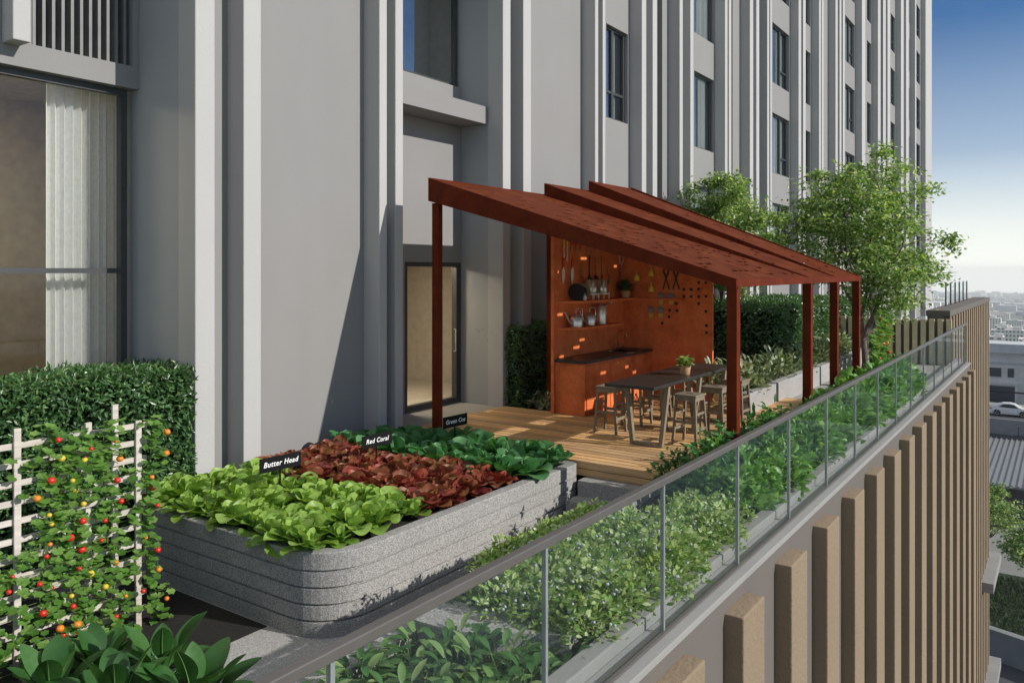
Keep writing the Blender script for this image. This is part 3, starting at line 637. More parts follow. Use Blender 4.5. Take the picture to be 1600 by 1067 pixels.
watering_can(12.0, .115, .17, 'low steel watering can with long thin spout', 'low'); watering_can(12.48, .1, .17, 'small steel watering can between the other two cans', 'low'); watering_can(12.9, .1, .33, 'tall steel watering can with rose on its spout', 'tall')
def potplant(x, y, z, r, h, leafk, lab, n, L, pot='terra', droop=.9, wd=.4):
    t = thing('potted_plant', lab, 'potted plant', (x, y, z))
    MB().lathe([(r * .72, z), (r * .78, z + .005), (r, z + h), (r * .98, z + h + .008), (r * .86, z + h), (r * .8, z + h * .85), (0, z + h * .85)], (x, y, 0), 18).build('pot', pot, t, smooth=True)
    b = MB()
    for k in range(n):
        a = U(0, 6.28); e = U(.2, 1.25); zz = z + h * .85 + U(0, L * .9)
        rr = U(0, r * .9)
        b.leaf((x + rr * math.cos(a), y + rr * math.sin(a), zz), (math.cos(a) * math.cos(e), math.sin(a) * math.cos(e), math.sin(e)), (0, 0, 1), U(.6, 1.1) * L, U(.8, 1.2) * L * wd, droop)
    for k in range(5):
        a = U(0, 6.28); b.tube([(x, y, z + h * .8), (x + .03 * math.cos(a), y + .03 * math.sin(a), z + h + L * .8)], .004, 5)
    b.build('foliage', leafk, t, smooth=True)
potplant(-6.98, 13.85, 1.9, .1, .13, 'dgreen', 'dark leafy fern in clay pot at the end of upper shelf', 90, .17, droop=1.2, wd=.3)

# ------------------------------------------------------------------ table and stools
tb = thing('bar_table', 'long high table with dark stone top and trapezoid wooden legs', 'table', (-4.79, 11.1, 0))
TZ = .90
MB().box(-5.15, -4.42, 9.6, 12.6, TZ - .045, TZ).build('tabletop', 'stone', tb, bevel=.006)
for y in (10.15, 11.3, 12.35):
    b = MB()
    for g in (-1, 1): b.hexa([(-4.785 + g * .21 - .03, y - .035, .003), (-4.785 + g * .21 + .03, y - .035, .003), (-4.785 + g * .21 + .03, y + .035, .003), (-4.785 + g * .21 - .03, y + .035, .003), (-4.785 + g * .31 - .03, y - .035, TZ - .047), (-4.785 + g * .31 + .03, y - .035, TZ - .047), (-4.785 + g * .31 + .03, y + .035, TZ - .047), (-4.785 + g * .31 - .03, y + .035, TZ - .047)])
    b.box(-4.785 - .18, -4.785 + .18, y - .034, y + .034, .004, .06)
    b.build('leg', 'stool', tb, bevel=.004)
potplant(-4.6, 11.05, TZ + .001, .085, .13, 'ygreen', 'bright green leafy plant in pale clay pot on the long table', 60, .13, 'terra', .8, .5)
def make_stool():
    t = thing('bar_stool', 'x', 'stool', (0, 0, 0), 'wooden bar stools around the table'); H = .70; s = MB()
    s.box(-.17, .17, -.17, .17, H - .028, H)
    so_ = s.build('seat', 'stooltop', t, bevel=.006)
    MB().box(-.05, .05, -.014, .014, H + .0005, H + .0035).build('handle_slot', 'black', so_)
    for a in (-1, 1):
        for c in (-1, 1):
            w_ = .018
            MB().hexa([(a * .175 - w_, c * .175 - w_, 0), (a * .175 + w_, c * .175 - w_, 0), (a * .175 + w_, c * .175 + w_, 0), (a * .175 - w_, c * .175 + w_, 0), (a * .135 - w_, c * .135 - w_, H - .029), (a * .135 + w_, c * .135 - w_, H - .029), (a * .135 + w_, c * .135 + w_, H - .029), (a * .135 - w_, c * .135 + w_, H - .029)]).build('leg', 'stool', t, bevel=.003)
    for a in (-1, 1):
        k = .145; MB().box(a * k - .011, a * k + .011, -.125, .125, H - .085, H - .03).build('apron', 'stool', t); MB().box(-.125, .125, a * k - .011, a * k + .011, H - .085, H - .03).build('apron', 'stool', t)
        MB().box(a * .163 - .01, a * .163 + .01, -.15, .15, .2, .24).build('rung', 'stool', t); MB().box(-.15, .15, a * .157 - .01, a * .157 + .01, .3, .34).build('rung', 'stool', t)
        MB().box(a * .15 - .009, a * .15 + .009, -.14, .14, .42, .45).build('rung', 'stool', t)
    return t
stool = make_stool()
spots = [(-5.64, 10.7, 'wooden bar stool nearest the counter at near end of table'), (-4.35, 10.62, 'wooden bar stool nearest the glass balustrade at the near end'), (-4.33, 11.55, 'wooden bar stool in the middle of the garden side row'), (-4.33, 12.45, 'wooden bar stool behind the pergola post'), (-5.6, 11.5, 'wooden bar stool on counter side, second from near end'), (-5.6, 12.25, 'wooden bar stool on counter side, third from near end'), (-5.55, 13.05, 'wooden bar stool standing closest to the side panel')]
for i, (x, y, lab) in enumerate(spots):
    o = stool if i == 0 else copy_tree(stool); o.location = (x, y, .002); o.rotation_euler = (0, 0, U(-.06, .06)); o['label'] = lab

# ------------------------------------------------------------------ raised planter with lettuces
def rrect(x0, x1, y0, y1, rs, n=10):
    pts = []
    for (cx, cy, a0, r) in ((x1, y0, -90, rs[0]), (x1, y1, 0, rs[1]), (x0, y1, 90, rs[2]), (x0, y0, 180, rs[3])):
        sx = -1 if cx == x1 else 1; sy = 1 if cy == y0 else -1
        for k in range(n + 1):
            t = math.radians(a0 + 90 * k / n); pts.append((cx + sx * r + r * math.cos(t), cy + sy * r + r * math.sin(t)))
    return pts
PX0, PX1, PY0, PY1 = -8.2, -5.06, 4.6, 8.78
pl = thing('raised_planter', 'large grey speckled terrazzo planter with rounded corners and horizontal grooves', 'planter', (-6.6, 6.7, -.73))
prof = [(0, -.728)]
for g in (-.59, -.45, -.305, -.16): prof += [(0, g - .012), (.022, g - .009), (.022, g + .009), (0, g + .012)]
prof += [(0, -.008), (.008, 0), (.13, 0), (.138, -.008), (.138, -.1)]
b = MB(); rings = []
for ins, z in prof:
    ring = rrect(PX0 + ins, PX1 - ins, PY0 + ins, PY1 - ins, [max(.02, r - ins) for r in (.5, .12, .05, .5)]); rings.append((ring, z))
n = len(rings[0][0])
for i in range(len(rings) - 1):
    (a, z0), (c, z1) = rings[i], rings[i + 1]
    b.add([(x, y, z0) for x, y in a] + [(x, y, z1) for x, y in c], [(j, (j + 1) % n, n + (j + 1) % n, n + j) for j in range(n)])
b.build('body', 'terrazzo', pl)
MB().prism(rrect(PX0 + .13, PX1 - .13, PY0 + .13, PY1 - .13, (.37, .02, .02, .37)), -.2, -.05).build('soil', 'soil', pl)
def lprof(t): return min(1, (.25 + 1.5 * t ** 1.2)) * (1 - max(0, (t - .72) / .28) ** 2 * .75)
def lettuce(name, label, cat, group, mat, n, L, wd, rf, variants, upright=.0):
    out = []
    for v in range(variants):
        b = MB()
        for k in range(n):
            f = k / n; a = k * 2.4 + U(-.3, .3); e = math.radians(10 + 70 * f ** .8 + upright * (1 - f)) + U(-.12, .12)
            l = L * (1.05 - .45 * f) * U(.85, 1.12)
            b.leaf((.02 * math.cos(a), .02 * math.sin(a), .01 + .03 * f), (math.cos(a) * math.cos(e), math.sin(a) * math.cos(e), math.sin(e)), (0, 0, 1), l, l * wd * U(.85, 1.15), U(.25, .95) * (1 if f < .6 else -.6), U(.25, .5), 6, .0, 0, lprof, rf)
        o = b.build(name, mat, smooth=True); tag(o, label, cat, group)
        ss = o.modifiers.new('sub', 'SUBSURF'); ss.levels = 1; ss.render_levels = 1
        out.append(o)
    return out
def scatter(protos, pts, scl=(.85, 1.2), tilt=.12):
    first = list(protos)
    for i, (x, y, z) in enumerate(pts):
        o = first.pop() if first else rnd.choice(protos).copy()
        if o.name not in COL.objects: COL.objects.link(o)
        k = U(*scl); o.location = (x, y, z); o.scale = (k, k, k * U(.9, 1.1)); o.rotation_euler = (U(-tilt, tilt), U(-tilt, tilt), U(0, 6.28))
def rows(x0, x1, y0, y1, dx, dy, j=.05, z=-.05, rag=0):
    pts = []; nx = max(1, round((x1 - x0) / dx)); ny = max(1, round((y1 - y0) / dy))
    for i in range(nx + 1):
        for k in range(ny + 1): pts.append((x0 + (x1 - x0) * (i + (.5 if k % 2 else 0) * .5) / (nx + .5) + U(-j, j), y0 + (y1 - y0) * k / ny + U(-j, j), z))
    rnd.shuffle(pts); return pts
scatter(lettuce('butterhead_lettuce', 'light green butterhead lettuce at the near end of the raised planter', 'lettuce', 'butterhead lettuces', 'butter', 19, .26, .84, .09, 7), rows(-7.97, -5.34, 4.8, 6.02, .26, .235, .06))
scatter(lettuce('red_coral_lettuce', 'dark red coral lettuce in the middle of the raised planter', 'lettuce', 'red coral lettuces', 'coral', 19, .28, .88, .15, 6), rows(-7.98, -5.32, 6.25, 7.4, .27, .25, .06))
scatter(lettuce('green_cos_lettuce', 'deep green cos lettuce at the deck end of raised planter', 'lettuce', 'green cos lettuces', 'cos', 15, .32, .8, .06, 6, 14), rows(-7.98, -5.28, 7.66, 8.6, .28, .27, .06))
# signs
def text_mesh(s, size):
    cu = bpy.data.curves.new('t', 'FONT'); cu.body = s; cu.size = size; cu.align_x = 'CENTER'; cu.align_y = 'CENTER'; cu.extrude = .001; cu.shear = .22; cu.offset = .0012; cu.space_character = 1.1
    o = bpy.data.objects.new('t', cu); COL.objects.link(o); bpy.context.view_layer.update()
    me = bpy.data.meshes.new_from_object(o.evaluated_get(bpy.context.evaluated_depsgraph_get())); bpy.data.objects.remove(o); bpy.data.curves.remove(cu); return me
for s, x, y, lab, wd in (('Butter Head', -6.9, 5.6, 'black plant sign reading Butter Head', .52), ('Red Coral', -6.85, 7.0, 'black plant sign reading Red Coral', .48), ('Green Cos', -6.85, 8.5, 'black plant sign reading Green Cos', .48)):
    t = thing('plant_sign', lab, 'sign', (x, y, -.06), 'black name signs among the lettuces', math.radians(86))
    for o in (MB().box(-.007, .007, .002, .016, -.0, .4).build('stake', 'sign', None), MB().box(-wd / 2, wd / 2, -.004, .004, .36, .515).build('board', 'sign', None, bevel=.003)):
        o.parent = t
    me = text_mesh(s, .078); me.materials.clear(); me.materials.append(M['chalk'])
    lt = bpy.data.objects.new('lettering', me); COL.objects.link(lt); lt.parent = t; lt.location = (0, -.0062, .438); lt.rotation_euler = (math.pi / 2, 0, 0)

# ------------------------------------------------------------------ hedges
def hedge(label, x0, x1, y0, y1, z0, z1, n, L=.075, seed=1, extra=None):
    c = ((x0 + x1) / 2, (y0 + y1) / 2, z0); g = random.Random(seed)
    t = thing('hedge', label, 'hedge', c, 'clipped hedges')
    i = .07
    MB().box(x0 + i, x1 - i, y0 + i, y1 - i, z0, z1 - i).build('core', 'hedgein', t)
    b = MB(); dx, dy, dz = x1 - x0, y1 - y0, z1 - z0
    areas = [('X', dy * dz), ('y', dx * dz), ('Z', dx * dy), ('Y', dx * dz * .5)]
    tot = sum(a for _, a in areas)
    for k, A in areas:
        for _ in range(int(n * A / tot)):
            dep = g.random() ** 2 * .09 - .02; u, v = g.random(), g.random()
            if k == 'X': p = (x1 - dep, y0 + u * dy, z0 + v * dz); nn = Vector((1, 0, .35))
            elif k == 'y': p = (x0 + u * dx, y0 + dep, z0 + v * dz); nn = Vector((0, -1, .35))
            elif k == 'Y': p = (x0 + u * dx, y1 - dep, z0 + v * dz); nn = Vector((0, 1, .35))
            else: p = (x0 + u * dx, y0 + v * dy, z1 - dep); nn = Vector((0, 0, 1))
            # soft bulges in the clipped face
            bu = .025 * math.sin(p[1] * 5.1 + p[2] * 3) + .02 * math.sin(p[0] * 7 + p[2] * 8.3 + 1)
            p = Vector(p) + nn * bu
            d = Vector((g.gauss(0, 1), g.gauss(0, 1), g.gauss(-.25, .8))) + nn * .55
            b.rhomb(p, d, nn + Vector((g.gauss(0, .5), g.gauss(0, .5), g.gauss(0, .5))), L * g.uniform(.6, 1.3), L * g.uniform(.3, .45))
    b.build('foliage', 'hedge', t)
hedge('dense dark green hedge below the large curtained window', -9.35, -8.25, -2.0, 5.46, -.72, 1.30, 42000, .075, 1)
hedge('dark green hedge between white fin and tool wall', -8.9, -8.0, 11.72, 15.2, -.7, 1.38, 20000, .075, 2)
hedge('clipped green hedge behind the pergola beside the long path', -8.2, -5.25, 17.7, 27.5, -.7, 1.55, 40000, .11, 3)

# ------------------------------------------------------------------ beds along the balustrade
bedw = MB()
bedw.box(-3.78, -3.56, -4, 4.25, -.729, .02); bedw.box(-3.78, -3.6, 4.25, 8.6, -.729, .1)
bedw.prism([(-3.6, 4.0), (-3.25, 4.02), (-3.0, 4.15), (-2.8, 4.3), (-2.6, 4.38), (-2.6, 4.5), (-3.0, 4.42), (-3.3, 4.4), (-3.6, 4.4)], -.729, .099)
bt = thing('trough_wall', 'low grey speckled planter wall along the balustrade beds', 'planter wall', (-3.65, 3, -.73))
bedw.build('wall', 'terrazzo', bt)
dv = tag(MB().box(-3.08, -2.45, 12.38, 12.5, -.729, .10).build('bed_divider', 'coping', bevel=.008), 'narrow white kerb crossing the green bed behind balustrade', 'kerb')
ke = tag(MB().box(-3.1, -2.45, 17.95, 18.15, -.729, .1).build('bed_end_kerb', 'coping', bevel=.01), 'white kerb closing the far end of the green bed', 'kerb')
struct('bed_soil', MB().box(-3.6, -2.44, -4, 4.2, -.729, -.12).box(-3.6, -2.44, 4.41, 8.84, -.729, .03).box(-3.06, -2.44, 8.84, 12.38, -.729, .0).box(-3.06, -2.44, 12.5, 17.95, -.729, .0).box(-8.2, -4.6, 15.5, 27, -.729, .2).box(-8.9, -7.3, 11.62, 15.5, -.729, -.05), 'soil')
lw = tag(MB().box(-4.6, -4.42, 13.3, 30, -.729, .34).build('path_wall', 'terrazzo2', bevel=.01), 'long low grey wall edging the pale shrubs behind the pergola', 'wall')
def clump(name, label, cat, group, mat, n, L, wd, R, H, variants, mode='rosette', extra=None):
    out = []
    for v in range(variants):
        b = MB()
        for k in range(n):
            a = U(0, 6.28)
            if mode == 'rosette':
                f = rnd.random(); e = math.radians(12 + 62 * f) ; r = U(.01, .05); z = .02
                stem = H * (.35 + .65 * f) * U(.6, 1)
                p0 = Vector((r * math.cos(a), r * math.sin(a), z)); p1 = p0 + Vector((math.cos(a) * math.cos(e), math.sin(a) * math.cos(e), math.sin(e))) * stem
                e2 = e - U(.3, .9)
                b.tube([p0, p1], .003, 3, 0, False)
                b.leaf(p1, (math.cos(a) * math.cos(e2), math.sin(a) * math.cos(e2), math.sin(e2)), (0, 0, 1), L * U(.7, 1.2), L * wd * U(.8, 1.2), U(.3, 1.1), .3, 4)
            else:
                rr = R * math.sqrt(rnd.random()); th = U(0, 6.28); hz = H * (1 - (rr / R) ** 2 * .55) * (1 - rnd.random() ** 2.2 * .8)
                hz *= 1 + .2 * math.sin(3 * th + v)
                p = Vector((rr * math.cos(th), rr * math.sin(th), hz)); d = Vector((math.cos(th) * rr / R + U(-.8, .8), math.sin(th) * rr / R + U(-.8, .8), U(-.1, 1.0)))
                b.leaf(p, d, (U(-.5, 1.1), U(-.7, .7), .8), L * U(.6, 1.25), L * wd * U(.8, 1.2), U(0, .8), .25, 3)
        if mode != 'rosette':
            for k in range(9):
                th = U(0, 6.28); b.tube([(0, 0, 0), (R * .6 * math.cos(th), R * .6 * math.sin(th), H * .75)], .005, 3, 0, False)
        mats = [mat]
        if extra:
            mats = [mat, extra]
            for k in range(12):
                rr = R * math.sqrt(rnd.random()); th = U(0, 6.28); hz = H * (1 - (rr / R) ** 2 * .5) + .01
                b.lathe([(.002, 0), (.012, .006), (.009, .016), (.001, .02)], (rr * math.cos(th), rr * math.sin(th), hz), 5, 1)
        o = b.build(name, mats, smooth=True); tag(o, label, cat, group); out.append(o)
    return out
def spread(x0, x1, y0, y1, n, z, j=None):
    pts = []; ar = (x1 - x0) * (y1 - y0); st = math.sqrt(ar / n)
    nx = max(1, round((x1 - x0) / st)); ny = max(1, round(n / nx))
    for i in range(nx):
        for k in range(ny): pts.append((x0 + (x1 - x0) * (i + .5) / nx + U(-.3, .3) * st, y0 + (y1 - y0) * (k + .5) / ny + U(-.3, .3) * st, z))
    rnd.shuffle(pts); return pts
scatter(clump('hosta_plant', 'pointed leaf green plant in near bed behind the glass', 'plant', 'pointed leaf plants in the near bed', 'hosta', 26, .125, .42, .2, .24, 5), spread(-3.52, -2.45, 1.6, 4.6, 84, -.12), (.8, 1.15))
scatter(clump('flowering_shrub', 'yellow green small leaved shrub with tiny pale flowers in the raised trough', 'shrub', 'yellow green shrubs in the trough', 'ygreen', 360, .05, .6, .24, .30, 5, 'bush', 'flower'), spread(-3.42, -2.46, 4.45, 6.5, 50, .0) + spread(-3.0, -2.46, 6.5, 7.4, 13, .0), (.85, 1.12))
scatter(clump('trailing_shrub', 'small leafy shrub spilling over the trough wall', 'shrub', 'small shrubs spilling over the trough wall', 'ygreen', 150, .045, .6, .15, .15, 3, 'bush'), [(-3.70 + U(-.05, .04), 5.0 + .17 * k, .05) for k in range(11)], (.8, 1.2))
scatter(clump('dark_shrub', 'dark glossy leaved shrub growing beside the deck edge', 'shrub', 'dark shrubs beside the deck', 'dgreen', 230, .08, .42, .23, .48, 4, 'bush'), [(-3.72, 8.6, -.16), (-3.45, 8.66, -.1), (-3.3, 8.45, -.05), (-3.2, 8.95, -.05), (-3.16, 9.3, 0), (-3.14, 9.65, 0), (-3.14, 10.0, 0), (-3.12, 10.4, 0), (-3.08, 8.7, -.05), (-3.05, 9.35, 0), (-3.05, 9.75, 0), (-3.05, 10.2, 0), (-3.05, 10.6, 0), (-3.05, 7.8, -.1)], (1.0, 1.4))
scatter(clump('bed_plant', 'leafy mid green plant in the bed next to pergola posts', 'plant', 'mid green plants in the pergola bed', 'mgreen', 170, .115, .55, .28, .5, 4, 'bush'), spread(-3.0, -2.5, 7.5, 9.6, 20, -.05) + spread(-3.12, -2.5, 9.6, 12.3, 28, .0), (.75, 1.1))
scatter(clump('bed_plant', 'low light green plant in the far bed past the white kerb', 'plant', 'low light green plants in the far bed', 'mgreen', 130, .13, .7, .3, .5, 4, 'bush'), spread(-3.08, -2.48, 12.6, 17.8, 50, .0), (.85, 1.25))
scatter(clump('pale_shrub', 'shrub with pale edged leaves below the clipped hedge', 'shrub', 'pale edged shrubs along the low wall', 'variegated', 110, .15, .36, .3, .5, 4, 'bush'), spread(-5.3, -4.66, 13.5, 26, 44, .18), (.8, 1.15))
scatter(clump('pale_shrub', 'small pale leaved plant below the hedge beside the tool wall', 'shrub', 'pale plants at the foot of the hedge', 'variegated', 60, .13, .3, .22, .3, 2, 'bush'), [(-7.45, 11.85, -.04), (-7.75, 11.95, -.04), (-7.5, 12.2, -.04), (-7.85, 12.4, -.04)], (.8, 1.1))

# ------------------------------------------------------------------ trellis with tomato vines
tx = -6.76
def make_trellis(label, x, ypost, slat0, slat1, z0, ztop, nsl, group):
    t = thing('garden_trellis', label, 'trellis', (x, (slat0 + slat1) / 2, z0), group)
    for y, zt, g in ypost: MB().box(x + g * .028 - .013, x + g * .028 + .013, y - .026, y + .026, z0, zt).build('post', 'trellis', t, bevel=.003)
    for k in range(nsl):
        z = z0 + .12 + k * .148
        MB().box(x - .013, x + .013, slat0, slat1, z, z + .046).build('slat', 'trellis', t, bevel=.003)
make_trellis('pale wooden trellis with tomato vines in front of the hedge', tx, [(2.92, 1.19, 1), (3.50, 1.14, -1), (3.73, 1.26, -1), (3.75 + .16, 1.10, 1)], 2.45, 4.0, -.72, 1.2, 12, 'trellises')
def lobed(b, p, d, n, R, m=0):
    p = Vector(p); d = Vector(d).normalized(); n = Vector(n); s = d.cross(n).normalized(); n = s.cross(d)
    vs = [p + d * R * .5 - n * R * .12]; k = 12
    for i in range(k):
        a = 2 * math.pi * i / k; r = R * (.78 if i % 2 else .55) * (1.2 if i == 0 else 1)
        r = R * (.62 if i % 2 else .5) if i != 6 else R * .3
        vs.append(p + d * (R * .5 + r * math.cos(a)) + s * r * 1.15 * math.sin(a) + n * U(-.08, .06) * R)
    b.add(vs, [(0, 1 + i, 1 + (i + 1) % k) for i in range(k)], m)
def vine(x, y, z0, z1, n, label, fruits, spread_=.10, R=.074, group='tomato vines on the trellis'):
    t = thing('tomato_vine', label, 'tomato plant', (x, y, z0), group)
    b = MB(); path = []; k = 16; ph = U(0, 6)
    for i in range(k + 1): f = i / k; path.append((x + .03 + .015 * math.sin(ph + 9 * f), y + .05 * math.sin(ph + 5 * f) + U(-.015, .015), z0 + (z1 - z0) * f))
    b.tube(path, [.008 - .005 * i / k for i in range(k + 1)], 5, 1)
    for i in range(n):
        f = (i + U(0, 1)) / n; q = path[min(k, int(f * k))]; z = z0 + (z1 - z0) * f
        yy = q[1] + rnd.gauss(0, spread_); xx = q[0] + U(.0, .09)
        a = U(-1.2, 1.2) if rnd.random() < .75 else U(0, 6.28)
        d = Vector((math.cos(a) * .8 + .2, math.sin(a), U(-.75, .05)))
        b.tube([(q[0], q[1], z), (xx, yy, z + .02)], .0025, 3, 1, False)
        lobed(b, (xx, yy, z + .02), d, (U(.1, .7), U(-.3, .3), 1), R * U(.65, 1.15))
    b.build('foliage', ['vine', 'vstem'], t, smooth=False)
    for (fy, fz, r, c) in fruits:
        bb = MB(); xx = x + .1 + U(0, .05); pr = [(0.001, -r * .92)] + [(r * math.sin(q), -r * .92 * math.cos(q)) for q in [.4, .8, 1.2, 1.57, 1.95, 2.35, 2.7]] + [(r * .1, r * .72)]
        bb.lathe(pr, (xx, y + fy, fz), 14)
        for s_ in range(5): bb.rhomb((xx, y + fy, fz + r * .75), (math.cos(s_ * 1.26), math.sin(s_ * 1.26), -.1), (0, 0, 1), r * .8, r * .3, 1)
        bb.tube([(xx, y + fy, fz + r * .7), (xx - .02, y + fy, fz + r + .04)], .003, 4, 1)
        bb.build('tomato', ['tomato_' + c, 'vstem'], t, smooth=True)
def fr(n, z0, z1, big=.029):
    return [(U(-.12, .12), z0 + (z1 - z0) * (i + U(.2, .8)) / n, U(.7, 1.15) * big * (.75 if rnd.random() < .4 else 1), rnd.choice('rrrrooy')) for i in range(n)]
for y, zt, n, nf, lab in ((2.72, .3, 80, 5, 'tomato vine at the near edge of the trellis, half its height'), (3.12, 1.2, 165, 13, 'bushy tomato vine right of the near tall post'), (3.36, 1.1, 180, 14, 'densest tomato vine, with the largest red tomatoes, mid trellis'), (3.64, 1.15, 140, 10, 'tomato vine climbing between the two middle posts'), (4.02, 1.12, 105, 10, 'thin hanging tomato vine at the far edge next to the planter')):
    vine(tx, y, -.72, zt, n, lab, fr(nf, -.6, zt - .1), .1 if y < 4 else .045)
make_trellis('far wooden trellis covered by red fruited vines beside the small tree', -3.75, [(19.5, 1.5, 1), (20.6, 1.5, 1), (21.4, 1.5, 1)], 19.4, 21.5, -.06, 1.5, 9, 'trellises')
for y, lab in ((19.8, 'far tomato vine nearest the small tree trunk'), (20.5, 'far tomato vine in the middle of the far trellis'), (21.2, 'far tomato vine nearest the beige slat fence')):
    vine(-3.72, y, -.05, 1.5, 190, lab, [(U(-.3, .3), U(.2, 1.4), .045, rnd.choice('rrro')) for k in range(9)], .25, .13, 'tomato vines on the far trellis')

# broad leaf plants
bp = []
def bprof(t): return math.sin(math.pi * min(.99, .04 + .95 * t ** .85)) ** .75
for v in range(5):
    b = MB()
    for k in range(24):
        a = k * 2.4 + U(-.3, .3); f = k / 24; e = math.radians(12 + 62 * f) + U(-.1, .1); st = U(.16, .3) * (.6 + .6 * f)
        dirv = Vector((math.cos(a) * math.cos(e), math.sin(a) * math.cos(e), math.sin(e))); p1 = dirv * st
        b.tube([(0, 0, 0), p1], [.012, .007], 6)
        b.leaf(p1, dirv, (0, 0, 1), U(.30, .44), U(.17, .23), U(.6, 1.6) * (1 - f * .7), .22, 8, 0, 0, bprof, .012); b.tube(b.mid, [.006 - .0006 * q_ for q_ in range(9)], 4, 1, False)
    o = b.build('broad_leaf_plant', ['broad', 'midrib'], smooth=True); bp.append(o)
    sb = o.modifiers.new('sub', 'SUBSURF'); sb.levels = 1; sb.render_levels = 1
for o, (x, y, r, s_, lab) in zip(bp, ((-5.05, 3.36, .4, .92, 'large glossy leaved plant beside path at the planter corner'), (-5.45, 3.0, 2, .84, 'large glossy leaved plant between two similar plants below the trellis'), (-5.95, 2.8, 4, .85, 'large glossy leaved plant nearest the near trellis post'), (-5.62, 3.45, 1, .8, 'glossy leaved plant at the foot of the thin hanging tomato vine'), (-6.1, 3.25, 5, .72, 'small glossy leaved plant below the densest tomato vine'))):
    o.location = (x, y, -.72); o.rotation_euler = (0, 0, r); o.scale = (s_,) * 3; tag(o, lab, 'plant', 'broad leaf plants')

# ------------------------------------------------------------------ balustrade
bl = thing('glass_balustrade', 'frameless glass balustrade with flat bronze top rail', 'balustrade', (-2.2, 10, .03))
GX = -2.2; GZ0, GZ1 = .03, 1.0
MB().box(GX - .026, GX + .026, -6, 23.9, 1.008, 1.056).build('top_rail', 'railm', bl, bevel=.006)
MB().box(GX - .03, GX + .03, -6, 23.9, .0305, .05).build('base_channel', 'railm', bl)
ys = [-5.24 + 1.45 * k for k in range(0, 21)]
for i, y in enumerate(ys):
    if y < 23.9: MB().box(GX - .012, GX + .012, y - .011, y + .011, .05, 1.007).build('post', 'gpost', bl)
    if i and y < 25: MB().box(GX - .006, GX + .006, ys[i - 1] + .02, min(y, 23.9) - .02, .05, 1.006).build('glass_panel', 'rail_glass', bl)
fg = thing('roof_railing', 'short glass railing on top of the far podium wing', 'railing', (-3, 27, 1.36))
for k in range(6): MB().box(-3.02, -2.98, 27 + 1.2 * k, 27.04 + 1.2 * k, 1.36, 2.05).build('post', 'railm', fg)
MB().box(-3.005, -2.995, 27, 33.04, 1.42, 2.03).build('glass_panel', 'rail_glass', fg)
sf = thing('slat_fence', 'beige vertical slat fence closing the far end of the terrace', 'fence', (-3.8, 23.6, -.05))
for k in range(14): MB().box(-5.2 + k * .2, -5.08 + k * .2, 23.5, 23.62, -.05, 1.15).build('slat', 'slatw', sf)
MB().box(-5.25, -2.5, 23.62, 23.66, -.05, 1.1).build('backing', 'podium', sf); MB().box(-5.3, -5.2, 23.45, 23.55, -.05, 1.6).build('post', 'iron', sf)

